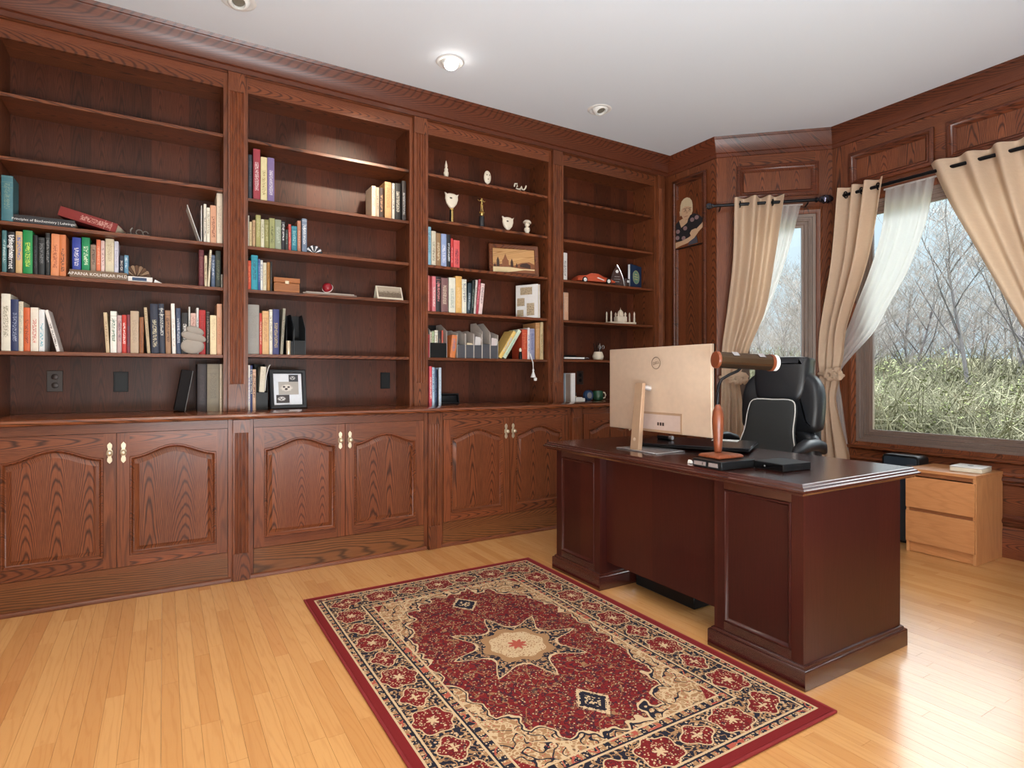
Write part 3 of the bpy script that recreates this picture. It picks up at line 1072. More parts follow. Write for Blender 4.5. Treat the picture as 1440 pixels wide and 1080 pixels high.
BOOKS=[
  ('1C', -0.7641, 0.047, 0.2447, 0.0, (70, 120, 130), (120, 150, 140), 'big teal hardback cut by the picture edge', ''),
  ('1C', 0.2066, 0.0144, 0.2346, 0.0, (225, 220, 205), (120, 110, 100), 'thin white upright pamphlet', ''),
  ('1C', 0.223, 0.0168, 0.2157, 0.0, (232, 226, 206), (150, 130, 100), 'thin cream book left of the peach one', ''),
  ('1C', 0.2421, 0.0323, 0.2327, 0.0, (214, 160, 128), (120, 60, 40), 'peach paperback with dark lettering', ''),
  ('1C', 0.2767, 0.0342, 0.3117, 0.0, (222, 208, 186), (190, 170, 150), 'tall plain cream book against the pilaster', ''),
  ('1D', -0.7231, 0.0187, 0.2218, 0.0, (74, 120, 124), (190, 215, 215), 'slim grey-teal manual with vertical title', 'ORACLE'),
  ('1D', -0.7003, 0.0281, 0.2178, 0.0, (26, 26, 30), (245, 245, 245), 'black manual with big white vertical title', 'Using Internet'),
  ('1D', -0.6679, 0.0269, 0.2238, 0.0, (206, 170, 120), (60, 110, 190), 'tan manual with blue top', ''),
  ('1D', -0.6381, 0.0393, 0.234, 0.0, (16, 140, 72), (190, 220, 90), 'thick bright green manual with yellow lettering', ''),
  ('1D', -0.5965, 0.0201, 0.2116, 0.0, (14, 14, 18), (60, 60, 70), 'black book beside the green manual', ''),
  ('1D', -0.5742, 0.026, 0.2034, 0.0, (34, 36, 38), (120, 122, 124), 'black book with faint grey lettering', ''),
  ('1D', -0.5446, 0.0196, 0.2295, 0.0, (22, 24, 26), (130, 130, 130), 'slim black book with speckled grey spine', ''),
  ('1D', -0.5223, 0.0347, 0.2298, 0.8, (222, 142, 96), (160, 80, 50), 'salmon orange manual with red lettering', ''),
  ('1D', -0.4855, 0.0283, 0.2298, 0.0, (206, 120, 70), (60, 45, 40), 'orange-brown manual with dark picture', ''),
  ('1Dl', -0.4331, 0.0383, 0.183, 0.0, (46, 66, 160), (225, 225, 235), 'blue book with white vertical lettering', ''),
  ('1Dl', -0.3903, 0.0359, 0.1881, 0.0, (22, 140, 88), (215, 235, 205), 'green book with pale lettering', ''),
  ('1Dl', -0.3508, 0.0243, 0.1525, 0.0, (150, 126, 108), (70, 50, 45), 'short taupe book with dark lettering', ''),
  ('1Dl', -0.3246, 0.0193, 0.1832, 0.0, (224, 120, 84), (240, 170, 140), 'slim orange book', ''),
  ('1Dl', -0.3033, 0.0174, 0.1796, 0.0, (226, 196, 190), (150, 110, 110), 'slim pale pink book', ''),
  ('1Dl', -0.2826, 0.0398, 0.1935, 0.0, (216, 204, 176), (180, 160, 130), 'thick cream book', ''),
  ('1Dl', -0.2408, 0.0194, 0.1832, 0.0, (206, 206, 222), (170, 170, 190), 'pale lavender book', ''),
  ('1Dl', -0.218, 0.0213, 0.1048, 0.0, (28, 32, 52), (230, 220, 210), 'short navy book with white lettering', ''),
  ('1Dl', -0.1944, 0.0204, 0.1093, 0.0, (92, 140, 170), (200, 215, 225), 'short light blue book', ''),
  ('1Dr', 0.1814, 0.0257, 0.221, 0.0, (92, 30, 38), (140, 80, 80), 'slim maroon book', ''),
  ('1Dr', 0.2108, 0.0144, 0.1893, 0.0, (206, 190, 160), (120, 100, 80), 'thin beige booklet', ''),
  ('1Dr', 0.2272, 0.0111, 0.2268, 2.9, (214, 202, 176), (150, 130, 100), 'thin cream booklet tilting right', ''),
  ('1Dr', 0.2478, 0.0196, 0.1957, 0.0, (80, 96, 122), (180, 190, 205), 'grey-blue booklet', ''),
  ('1Dr', 0.2705, 0.0279, 0.2245, 0.0, (40, 46, 38), (110, 115, 90), 'dark green book', ''),
  ('1Dr', 0.3004, 0.0105, 0.0836, 0.0, (150, 146, 138), (90, 88, 84), 'tiny grey booklet', ''),
  ('1E', -0.729, 0.0372, 0.2992, 0.0, (228, 222, 206), (150, 145, 120), 'thick off-white book at far left', ''),
  ('1E', -0.6895, 0.0322, 0.2721, 0.0, (40, 50, 92), (150, 160, 185), 'thick navy book with pale lettering', ''),
  ('1E', -0.6555, 0.0186, 0.2627, 0.0, (214, 204, 182), (170, 175, 160), 'plain cream book right of the navy one', ''),
  ('1E', -0.6352, 0.0263, 0.2323, 0.0, (206, 96, 50), (110, 40, 30), 'orange book with dark red lettering', ''),
  ('1E', -0.6068, 0.0328, 0.2342, 0.0, (230, 220, 206), (196, 80, 70), 'cream book with red lettering', ''),
  ('1E', -0.5721, 0.0236, 0.2247, 0.0, (226, 228, 230), (60, 170, 190), 'white book with turquoise lower half', ''),
  ('1E', -0.4971, 0.0149, 0.2279, -13.1, (232, 226, 222), (60, 40, 40), 'white-spined dark book slanting to the left alone', ''),
  ('1E', -0.2769, 0.0164, 0.2255, -3.3, (206, 184, 150), (150, 120, 90), 'thin beige book slanting left', ''),
  ('1E', -0.2572, 0.0291, 0.2354, 0.0, (232, 230, 222), (60, 110, 90), 'white book with green lettering and lilac top', ''),
  ('1E', -0.2257, 0.021, 0.2128, 0.0, (190, 160, 160), (110, 70, 90), 'mottled pink-grey paperback', ''),
  ('1E', -0.2027, 0.0205, 0.2161, 0.0, (196, 56, 48), (235, 225, 220), 'red paperback with white label', ''),
  ('1E', -0.1802, 0.0156, 0.2192, 0.0, (120, 50, 60), (70, 80, 90), 'slim wine-red paperback with dark blotches', ''),
  ('1E', -0.1629, 0.0396, 0.2411, 0.0, (186, 164, 140), (160, 140, 120), 'broad taupe cloth book', ''),
  ('1E', -0.1199, 0.0207, 0.2083, 0.0, (140, 86, 50), (110, 60, 40), 'slim brown book', ''),
  ('1E', -0.0812, 0.0153, 0.2651, -3.8, (190, 170, 138), (150, 125, 95), 'beige book slanting left beside the navy volume', ''),
  ('1E', -0.0617, 0.0387, 0.2878, -1.4, (28, 34, 56), (200, 190, 160), 'broad navy volume with gold bands', ''),
  ('1E', -0.0201, 0.0277, 0.2901, -1.4, (38, 44, 62), (205, 205, 200), 'navy volume with silver bands', ''),
  ('1E', 0.0105, 0.0258, 0.2547, -0.8, (156, 118, 88), (80, 50, 40), 'tan brown book with dark lettering', ''),
  ('1E', 0.0432, 0.0185, 0.2959, -1.4, (238, 232, 226), (200, 190, 180), 'tall plain white book', ''),
  ('1E', 0.0649, 0.023, 0.2703, -0.8, (60, 72, 98), (200, 205, 215), 'slate blue book with silver bands', ''),
  ('1E', 0.0901, 0.0346, 0.245, 0.0, (26, 24, 26), (230, 225, 220), 'black book with white vertical title', 'VIKINGS'),
  ('1E', 0.1269, 0.0082, 0.2823, 0.0, (200, 200, 196), (120, 120, 120), 'thin grey-white booklet', ''),
  ('1E', 0.1376, 0.028, 0.2453, 0.0, (212, 176, 164), (170, 120, 110), 'dusty pink book behind the stone carving', ''),
  ('1E', 0.1678, 0.012, 0.2785, 0.0, (206, 204, 202), (120, 120, 120), 'thin silver booklet', ''),
  ('1E', 0.1821, 0.034, 0.2672, 0.0, (176, 32, 32), (140, 20, 20), 'bright red book', ''),
  ('1E', 0.2199, 0.0183, 0.2582, 0.0, (44, 38, 36), (150, 140, 130), 'slim black book right of the red one', ''),
  ('1E', 0.2413, 0.0339, 0.2383, 0.0, (232, 212, 172), (210, 190, 150), 'plain cream-yellow book', ''),
  ('1E', 0.2775, 0.028, 0.3095, 0.0, (200, 150, 120), (190, 120, 80), 'tall peach book with orange top', ''),
  ('1F', 0.1738, 0.0494, 0.2857, 0.0, (38, 26, 30), (60, 44, 46), 'dark brown binder', ''),
  ('1F', 0.2267, 0.0658, 0.2864, 0.0, (128, 118, 100), (110, 100, 85), 'wide plain grey-beige binder', ''),
  ('1F', 0.2948, 0.018, 0.2869, 0.0, (214, 200, 178), (190, 175, 150), 'slim cream folder', ''),
  ('2G', 0.4528, 0.0212, 0.2811, 0.0, (52, 56, 64), (90, 94, 100), 'slim charcoal book', ''),
  ('2G', 0.4814, 0.0404, 0.3242, 0.0, (158, 54, 66), (235, 215, 215), 'tall crimson book with white lettering', ''),
  ('2G', 0.5251, 0.0367, 0.281, 0.0, (222, 208, 160), (160, 140, 90), 'pale yellow book', ''),
  ('2G', 0.5652, 0.0397, 0.2845, 0.0, (124, 104, 150), (225, 220, 225), 'purple book with white stripe', ''),
  ('2G', 1.2379, 0.0282, 0.2179, 0.0, (226, 206, 176), (190, 165, 130), 'cream-spined book with grey cover showing', ''),
  ('2G', 1.2681, 0.0223, 0.2125, 0.0, (176, 160, 140), (120, 105, 90), 'slim greyish book', ''),
  ('2G', 1.2934, 0.0276, 0.2147, 0.0, (60, 40, 34), (200, 150, 110), 'slim dark book with tan foot', ''),
  ('2G', 1.3318, 0.046, 0.2626, 0.0, (206, 156, 104), (170, 110, 70), 'thick tan-orange book', ''),
  ('2G', 1.384, 0.0177, 0.2591, 0.0, (220, 214, 200), (60, 56, 54), 'thin white booklet with black edge', ''),
  ('2G', 1.4049, 0.0421, 0.2647, 0.0, (40, 38, 36), (225, 215, 195), 'black book with large cream lettering', ''),
  ('2G', 1.4575, 0.0277, 0.2901, 0.0, (70, 62, 58), (210, 205, 200), 'dark book with white strip at the pilaster', ''),
  ('2H', 0.4479, 0.0089, 0.1968, 0.0, (196, 186, 170), (150, 140, 120), 'thin greyish-white booklet', ''),
  ('2H', 0.4589, 0.0143, 0.1587, 0.0, (216, 196, 150), (170, 140, 100), 'slim straw-coloured book', ''),
  ('2H', 0.4765, 0.0172, 0.1725, 0.0, (196, 160, 120), (140, 110, 80), 'slim tan book with cream label', ''),
  ('2H', 0.497, 0.0273, 0.2073, 0.0, (164, 158, 98), (200, 196, 150), 'tall olive-yellow book', ''),
  ('2H', 0.5259, 0.0191, 0.1839, 0.0, (220, 216, 190), (150, 150, 110), 'white book between olive ones', ''),
  ('2H', 0.5467, 0.026, 0.185, 0.0, (140, 136, 80), (190, 186, 140), 'shorter olive book', ''),
  ('2H', 0.5757, 0.0321, 0.1985, 0.0, (156, 158, 104), (96, 100, 60), 'pale olive-green book', ''),
  ('2H', 0.6099, 0.0359, 0.1944, 0.0, (146, 154, 132), (190, 196, 180), 'grey-green book with faint lettering', ''),
  ('2H', 0.6484, 0.0207, 0.1895, 0.0, (40, 40, 46), (230, 230, 230), 'black book with white bars', ''),
  ('2H', 0.6716, 0.0165, 0.1375, 0.0, (44, 50, 46), (130, 140, 130), 'short blackish-green book', ''),
  ('2H', 0.6907, 0.0157, 0.1743, 0.0, (196, 80, 74), (225, 150, 140), 'slim coral red book', ''),
  ('2H', 0.709, 0.0342, 0.1665, 0.0, (38, 118, 136), (150, 200, 205), 'teal book with pale lettering', ''),
  ('2H', 0.7458, 0.0212, 0.2052, 0.0, (170, 116, 92), (210, 170, 150), 'slim brown-pink book', ''),
  ('2H', 0.7742, 0.0303, 0.2236, 0.0, (110, 124, 146), (235, 235, 235), 'grey-blue book with white band', ''),
  ('2I', 0.4463, 0.0195, 0.1836, 0.0, (206, 76, 46), (230, 130, 90), 'orange-red book', ''),
  ('2I', 0.4699, 0.0378, 0.2204, 0.0, (42, 150, 170), (20, 90, 110), 'tall turquoise book', ''),
  ('2I', 0.5102, 0.0116, 0.1987, 0.0, (58, 90, 150), (150, 170, 205), 'thin blue booklet', ''),
  ('2I', 0.5234, 0.0133, 0.1934, 0.0, (228, 226, 220), (80, 90, 130), 'thin white booklet with blue lettering', ''),
  ('2I', 0.5392, 0.0192, 0.1796, 0.0, (218, 208, 180), (150, 140, 110), 'cream booklet', ''),
  ('2I', 0.5618, 0.0168, 0.184, 0.0, (170, 120, 60), (120, 80, 40), 'slim ochre book', ''),
  ('2I', 0.5811, 0.0118, 0.1902, 0.0, (36, 30, 28), (80, 70, 60), 'thin black booklet beside wooden box', ''),
  ('2J', 0.4487, 0.0664, 0.3102, 0.0, (150, 146, 140), (140, 136, 130), 'large plain grey cloth volume', ''),
  ('2J', 0.5172, 0.0145, 0.2591, 0.0, (190, 60, 50), (225, 200, 170), 'slim red and cream book', ''),
  ('2J', 0.5342, 0.0376, 0.2742, 0.0, (214, 172, 120), (180, 130, 90), 'apricot book with worn spine', ''),
  ('2J', 0.5752, 0.0186, 0.285, 0.0, (226, 220, 206), (150, 140, 120), 'slim white book beside the blue one', ''),
  ('2J', 0.5964, 0.0374, 0.2891, 0.0, (52, 58, 112), (190, 170, 110), 'royal blue book with gold foot label', ''),
  ('2J', 0.6406, 0.0163, 0.2972, 3.3, (150, 146, 130), (90, 80, 60), 'grey-edged thin book slanting right', ''),
  ('2K', 0.4402, 0.0113, 0.2809, 0.0, (230, 226, 220), (150, 130, 190), 'thin white booklet by the pilaster', ''),
  ('2K', 0.4548, 0.013, 0.2789, 0.0, (52, 62, 110), (230, 225, 190), 'slim blue book with cream foot', ''),
  ('2K', 0.4702, 0.0196, 0.2547, 0.0, (206, 170, 144), (110, 60, 50), 'slim peach book with dark dots', ''),
  ('3M', 1.6496, 0.0301, 0.2835, 0.0, (140, 186, 206), (90, 130, 150), 'slim light blue book', ''),
  ('3M', 1.6831, 0.0337, 0.2569, 0.0, (222, 212, 188), (120, 110, 90), 'cream book right of the light blue', ''),
  ('3M', 1.7202, 0.0363, 0.2461, 0.0, (150, 116, 80), (225, 205, 170), 'brown book with cream title block', ''),
  ('3M', 1.76, 0.0424, 0.2462, 0.0, (150, 166, 206), (240, 240, 245), 'periwinkle book with white roundel', ''),
  ('3M', 1.8059, 0.0301, 0.2459, 0.0, (36, 34, 40), (230, 230, 230), 'black book with white zigzag', ''),
  ('3M', 1.8394, 0.0175, 0.2201, 0.0, (206, 58, 58), (235, 150, 150), 'thin scarlet book', ''),
  ('3M', 1.8604, 0.0505, 0.2113, 0.0, (222, 92, 92), (90, 40, 60), 'broad coral pink book with dark label', ''),
  ('3N', 1.6491, 0.0173, 0.2632, 0.0, (222, 120, 110), (235, 170, 150), 'thin salmon book by the pilaster', ''),
  ('3N', 1.6686, 0.0179, 0.2598, 0.0, (140, 20, 26), (180, 60, 60), 'thin dark red book', ''),
  ('3N', 1.6887, 0.0281, 0.262, 0.0, (226, 128, 134), (235, 230, 225), 'pink book with white top', ''),
  ('3N', 1.7202, 0.0363, 0.2625, 0.0, (44, 36, 40), (235, 150, 150), 'black book with pink ends', ''),
  ('3N', 1.7611, 0.0528, 0.2563, 0.0, (130, 92, 92), (225, 205, 180), 'mauve-brown book with gold bands', ''),
  ('3N', 1.8232, 0.0524, 0.2643, 0.0, (230, 228, 212), (150, 165, 155), 'wide white book left of the yellow one', ''),
  ('3N', 1.878, 0.0507, 0.2797, 0.0, (226, 176, 100), (240, 205, 150), 'apricot yellow book between white ones', ''),
  ('3N', 1.9311, 0.037, 0.2596, 0.0, (232, 230, 214), (90, 90, 110), 'white book right of the yellow one', ''),
  ('3N', 1.9717, 0.0288, 0.2344, 3.0, (38, 58, 70), (190, 205, 215), 'dark teal book with white lettering', ''),
  ('3N', 2.0042, 0.023, 0.2593, 4.0, (26, 34, 30), (130, 150, 140), 'slim black-green book tilting right', ''),
  ('3N', 2.0296, 0.0158, 0.2639, 4.0, (214, 206, 200), (120, 100, 90), 'thin white booklet tilting right', ''),
  ('3N', 2.0479, 0.0195, 0.272, 5.2, (176, 60, 74), (225, 150, 160), 'thin cerise book tilting right', ''),
  ('3N', 2.0699, 0.0306, 0.2417, 5.9, (232, 204, 200), (120, 110, 115), 'pale pink book with grey top tilting right', ''),
  ('3Oa', 1.6496, 0.02, 0.1667, 0.0, (160, 36, 50), (120, 20, 30), 'thin crimson book by the pilaster', ''),
  ('3P', 1.6226, 0.0208, 0.2845, 0.0, (206, 70, 84), (235, 225, 220), 'thin red book with white foot', ''),
  ('3P', 1.6462, 0.0193, 0.2771, 0.0, (170, 200, 220), (60, 90, 130), 'thin pale blue booklet', ''),
  ('3P', 1.6682, 0.0172, 0.2644, 0.0, (36, 56, 86), (90, 110, 140), 'thin navy booklet', ''),
  ('3P', 1.7143, 0.0179, 0.275, 0.0, (186, 204, 222), (150, 170, 190), 'thin ice-blue folder', ''),
  ('4R', 2.8636, 0.0455, 0.232, 0.0, (228, 224, 218), (120, 110, 110), 'white book standing alone by the pilaster', ''),
  ('4S', 2.8621, 0.0132, 0.2351, 0.0, (226, 222, 216), (180, 170, 160), 'thin white booklet by the pilaster', ''),
  ('4S', 2.8782, 0.0441, 0.2345, 0.0, (206, 158, 128), (225, 190, 165), 'tan-pink book', ''),
]

_bk = {}


def book_object(x, y, z, w_, h, dep, lean, c1, c2, label, group, title='', tcol=None, M=None, tsize=None):
    """a cover folded round a page block; origin at the lower left corner of the spine"""
    t = max(0.0015, min(0.003, w_*0.12))
    mb = MB()
    e = min(0.003, w_*0.15)
    prof = [(0, dep), (0, e), (w_*0.25, 0), (w_*0.75, 0), (w_, e), (w_, dep), (w_-t, dep), (w_-t, t+e), (t, t+e), (t, dep)]
    mb.loft([[(a, b, 0) for a, b in prof], [(a, b, h) for a, b in prof]])
    o = mb.build('book', book_m, org=None)
    if M is None:
        th = R(lean)
        M = TR(x, y, z+(w_*math.sin(abs(th)) if lean > 0 else 0)) @ RY(th)
        if lean < 0:
            M = TR(x, y, z) @ RY(th)
    o.matrix_world = M
    o['c1'] = [*lin(c1)]
    o['c2'] = [*lin(c2)]
    pg = MB().box(t+0.0002, w_-t-0.0002, e+t+0.0003, dep-0.003, 0.003, h-0.003).build('pages', paper, o)
    tag(o, label, 'book', group)
    if title:
        m_ = title_mat(tcol or c2)
        text('spine_title', title, tsize or w_*0.62, m_, o, TR(w_/2, -0.0006, h*0.52) @ RY(PI/2) @ RX(PI/2))
    return o


_tm = {}


def title_mat(c):
    if c not in _tm:
        _tm[c] = plain('title_ink_%d' % len(_tm), c, 0.6)
    return _tm[c]


prev = {}
rngb = random.Random(3)
for key, x, w_, h, lean, c1, c2, desc, ttl in BOOKS:
    z, y, ph = SHELF[key]
    bay = BAYS[int(key[0])-1]
    x = max(x, bay[0]+0.004)
    if key in prev:
        x = max(x, prev[key]+0.0006)
    if x+w_ > bay[1]-0.002:
        w_ = bay[1]-0.002-x
    dep = min(rngb.uniform(0.13, 0.19) if h > 0.14 else 0.12, 4.19-y)
    if key == '1Dl':
        dep = min(dep, 0.15)
    prev[key] = x+w_*math.cos(R(lean))+(0 if lean <= 0 else 0)
    ph2 = ph if key == '1Dr' else 'on the '+ph
    if key == '1Dr':
        ph2 = 'at the '+ph
    book_object(x, y, z+0.0004, w_, h, dep, lean, c1, c2, '%s %s' % (desc, ph2), 'books on the shelves', ttl,
                tsize=(0.031 if ttl == 'Using Internet' else None) if ttl else None)

# lying and propped books
LIE = TR(0, 0, 0)


def lying(x, y, z, length, thick, dep, c1, c2, label, title='', tcol=(235, 235, 235), tilt=0, tsize=None, yaw=0):
    """book on its side, spine to the room"""
    M = TR(x, y, z) @ RZ(R(yaw)) @ RY(R(tilt)) @ TR(0, 0, thick) @ RY(PI/2)
    o = book_object(0, 0, 0, thick, length, dep, 0, c1, c2, label, 'books on the shelves', M=M)
    if title:
        # local z is the long axis, local -x is up
        text('spine_title', title, tsize or thick*0.6, title_mat(tcol), o, TR(thick/2, -0.0006, length/2) @ RY(PI/2) @ RX(PI/2) @ RZ(PI))
    return o


lying(-0.677, 3.962, 1.9655, 0.26, 0.047, 0.19, (38, 36, 40), (60, 60, 66), 'black textbook lying flat on the third shelf of the leftmost bay', 'Principles of Biochemistry | Lehninger', (232, 230, 228), tsize=0.0178)
lying(-0.4955, 3.985, 2.0395, 0.275, 0.052, 0.2, (128, 34, 32), (200, 150, 140), 'thick red book tipped over the end of the black textbook', tilt=15.5, yaw=-9)
lying(-0.4395, 3.95, 1.7005, 0.262, 0.0445, 0.215, (112, 88, 66), (130, 104, 80), 'brown book lying flat under upright books on the fourth shelf', 'APARNA KOLHEKAR PH.D.', (238, 232, 226), tsize=0.023)
o = lying(-0.174, 3.95, 1.7005, 0.118, 0.03, 0.18, (226, 220, 216), (226, 220, 216), 'white booklet with dark blue label lying beside the brown book')
MB().box(0.006, 0.023, -0.0012, -0.0003, 0.02, 0.09).build('cover_label', navy_m, o)
r = thing('paper_wedge', 'white folded paper at the right end of the lying white booklet', 'paper', (-0.05, 3.96, 1.7005))
MB().prism([(0, 0), (0.048, 0), (0.006, 0.022)], 0, 0.12, lambda a, b, h: (a, h, b)).build('folded_sheet', paper_w, r)
# open pamphlet standing as a V
r = thing('open_pamphlet', 'thin white pamphlet standing open like a V on the third shelf', 'pamphlet', (0.197, 3.97, 1.9655))
MB().box(-0.003, 0, 0, 0.15, 0, 0.225).build('back_cover', paper_w, r)
MB().box(-0.002, 0.001, 0, 0.15, 0, 0.228, 0, TR(-0.006, 0, 0.001) @ RY(R(-18))).build('front_cover', paper_w, r)

# ------------------------------------------------------------------ small things, leftmost bay
r = thing('wire_ornament', 'small scrolled grey metal ornament on the third shelf, leftmost bay', 'ornament', (-0.165, 3.965, 1.9655))
pewter = plain('dull_pewter', (120, 112, 106), 0.4, 0.6)
MB().box(-0.012, 0.095, -0.02, 0.02, 0, 0.004).build('base', pewter, r)
mb = MB()
for cx_, rr in ((0.045, 0.016), (0.075, 0.013)):
    mb.tube([(cx_+rr*math.cos(a*PI/8), 0, 0.004+rr+rr*math.sin(a*PI/8)) for a in range(15)], 0.003, 6)
mb.build('scroll', pewter, r)
MB().tube([(0.005, 0, 0.002), (0.003, 0, 0.03), (0.012, 0, 0.043)], 0.004, 6).build('stem', pewter, r)


def fan_shell(loc, rad, label, mats, n=9):
    r = thing('shell_ornament', label, 'ornament', loc)
    for i in range(n):
        a0 = PI*(0.03+0.94*i/n)
        a1 = PI*(0.03+0.94*(i+0.86)/n)
        am = (a0+a1)/2
        mb = MB()
        P = [(0.1*rad*math.cos(am), 0, 0.1*rad*math.sin(am)+0.004), (rad*0.96*math.cos(a0), 0.0, rad*0.96*math.sin(a0)+0.004), (rad*math.cos(am), 0, rad*math.sin(am)+0.004), (rad*0.96*math.cos(a1), 0, rad*0.96*math.sin(a1)+0.004)]
        f = P+[(x, 0.012, z) for x, y, z in P]
        f[2] = (f[2][0], -0.01, f[2][2])
        mb.add(f, [(0, 1, 2, 3), (7, 6, 5, 4), (0, 4, 5, 1), (1, 5, 6, 2), (2, 6, 7, 3), (3, 7, 4, 0)])
        mb.build('rib', mats[i % 2], r)
    MB().box(-rad*0.5, rad*0.5, -0.012, 0.016, 0, 0.006).build('foot', mats[0], r, bevel=0.001)


shell_a, shell_b = plain('shell_brown', (112, 84, 68), 0.5), plain('shell_tan', (172, 142, 116), 0.5)
fan_shell((-0.135, 4.02, 1.7309), 0.07, 'ribbed brown shell ornament resting on the lying white booklet', [shell_a, shell_b])
fan_shell((0.852, 3.975, 1.9685), 0.054, 'striped grey metal shell bookend on the third shelf, second bay', [plain('pewter_dark', (52, 52, 56), 0.35, 0.5), silver])
r = thing('stone_sculpture', 'pale grey carving of three stacked stones in front of books', 'sculpture', (0.147, 3.946, 1.2955))
MB().ball((0, 0, 0.045), 0.062, 16, 10, sc=(1.0, 0.22, 0.74)).build('lower_stone', stone, r)
MB().ball((0, 0, 0), 0.068, 16, 10, sc=(1, 0.22, 0.42), M=TR(0.006, 0, 0.1) @ RY(R(16))).build('middle_stone', stone, r)
MB().ball((0, 0, 0), 0.05, 16, 10, sc=(1, 0.26, 0.5), M=TR(0.012, 0, 0.137) @ RY(R(18))).build('top_stone', stone, r)
r = thing('leaning_binder', 'black ring binder with pale edge leaning at the counter, leftmost bay', 'binder', (0.05, 3.945, CT+0.0015), tilt=(0, R(10)))
r.location.z += 0.0105
ROOT[r.name] = Matrix.Translation(r.location) @ r.rotation_euler.to_matrix().to_4x4()
MB().box(0, 0.056, 0.004, 0.20, 0, 0.245).build('spine_and_boards', plain('binder_black', (20, 15, 16), 0.6, spec=0.15), r, bevel=0.002)
MB().box(0.0565, 0.0595, 0, 0.202, 0.0, 0.245).build('pale_edge', grey_m, r)

# ------------------------------------------------------------------ second bay
r = thing('wooden_box', 'small golden oak box with metal clasp on the fourth shelf, second bay', 'box', (0.68, 3.96, 1.7005))
MB().box(-0.078, 0.078, 0, 0.11, 0, 0.062).build('body', box_wood, r, bevel=0.0015)
MB().box(-0.08, 0.08, -0.002, 0.112, 0.0635, 0.094).build('lid', box_wood, r, bevel=0.0015)
MB().box(-0.012, 0.012, -0.0045, -0.002, 0.055, 0.075).build('clasp', brass, r, bevel=0.0008)
r = thing('flat_tray', 'thin patterned silver-grey tray lying under the red ball', 'tray', (0.95, 3.955, 1.7005))
MB().box(-0.172, 0.18, 0, 0.12, 0, 0.012).build('tray_base', plain('tray_pattern', (150, 132, 120), 0.4), r, bevel=0.002)
MB().box(-0.15, 0.165, 0.01, 0.11, 0.0125, 0.019).build('tray_cover', plain('tray_pale', (186, 172, 160), 0.4), r, bevel=0.001)
red_l = plain('red_ball_leather', (146, 28, 40), 0.3)
r = thing('cricket_ball', 'red leather ball with white seam resting on the thin grey tray', 'ball', (0.945, 4.0, 1.7215))
MB().ball((0, 0, 0.034), 0.034, 20, 14).build('leather_cover', red_l, r, angle=80)
mb = MB()
mb.tube([(0.0345*math.cos(a*PI/16), 0.0345*math.sin(a*PI/16), 0) for a in range(33)], 0.0018, 5, 0, TR(0, 0, 0.034) @ RX(R(60)) @ RY(R(-25)))
mb.build('seam', white_m, r)
r = thing('tent_card', 'cream folded tent card with brown landscape print, second bay', 'card', (1.375, 3.955, 1.7005))
mb = MB()
mb.prism([(-0.0, 0), (0.045, 0.098), (0.048, 0.098), (0.003, 0)], -0.1, 0.088, lambda a, b, h: (h, a, b))
mb.build('front_leaf', paper, r)
mb = MB()
mb.prism([(0.095, 0), (0.0485, 0.098), (0.0455, 0.098), (0.092, 0)], -0.1, 0.088, lambda a, b, h: (h, a, b))
mb.build('back_leaf', paper, r)


def print_mat(name, sky, mid, dark, scale=30, horizon=0.45):
    m = MT(name, 0.6)
    g_ = m.pos('Generated')
    n = m.noise(m.vec(g_[0]*2, g_[1], g_[2]*1.2), 5, 4, 0.65)
    n2 = m.noise(m.vec(g_[0], g_[1], g_[2]), scale, 3)
    top = (g_[2]+(n-0.5)*0.5)
    c = m.mix(top.smooth(horizon-0.1, horizon+0.2), mid, sky)
    c = m.mix((n2.smooth(0.5, 0.62))*top.lt(horizon+0.18)*0.8, c, dark)
    m.color(c)
    return m.mat


mb = MB()
mb.prism([(0.006, 0.016), (0.0405, 0.092), (0.0395, 0.0925), (0.005, 0.0165)], -0.09, 0.078, lambda a, b, h: (h, a-0.0012, b))
mb.build('landscape_print', print_mat('sepia_landscape', (176, 160, 140), (120, 104, 86), (72, 58, 46)), r)
# magazine files


def magazine_file(x, y, z, w_, dep, h_front, h_back, mat, edge, label, group):
    r = thing('magazine_file', label, 'magazine file', (x, y, z), group=group)
    t = 0.003
    side = [(0, 0), (dep, 0), (dep, h_back), (dep*0.55, h_back), (0.0, h_front)]
    for a in (0, w_-t):
        MB().prism(side, a, a+t, lambda p, q, h: (h, p, q)).build('side_panel', edge, r)
    MB().box(t, w_-t, 0, t, 0, h_front*0.55).build('front_panel', mat, r)
    MB().box(t, w_-t, dep-t, dep, 0, h_back).build('back_panel', mat, r)
    MB().box(t, w_-t, t, dep-t, 0, t).build('bottom_panel', mat, r)
    return r


magazine_file(0.676, 3.965, 1.3005, 0.044, 0.21, 0.16, 0.27, black_m, black_m, 'black magazine file right of the slanting book, fifth shelf second bay', 'black magazine files')
magazine_file(0.722, 3.96, 1.3005, 0.074, 0.21, 0.17, 0.27, black_m, plain('file_charcoal', (46, 50, 54), 0.5), 'charcoal magazine file at the right end of the second bay row', 'black magazine files')
r = thing('brass_canister', 'small brass cylinder standing before the black magazine file', 'canister', (0.687, 3.947, 1.3005))
MB().lathe([(0.013, 0), (0.0138, 0.003), (0.0138, 0.07), (0.013, 0.073)], 18).build('body', brass, r)
MB().lathe([(0.0145, 0.0735), (0.0145, 0.088), (0.012, 0.09), (0.001, 0.0905)], 18).build('cap', brass, r)
magazine_file(0.493, 3.93, CT+0.0005, 0.068, 0.22, 0.2, 0.29, black_m, black_m, 'black magazine file on the counter left of the photo frame', 'black magazine files')
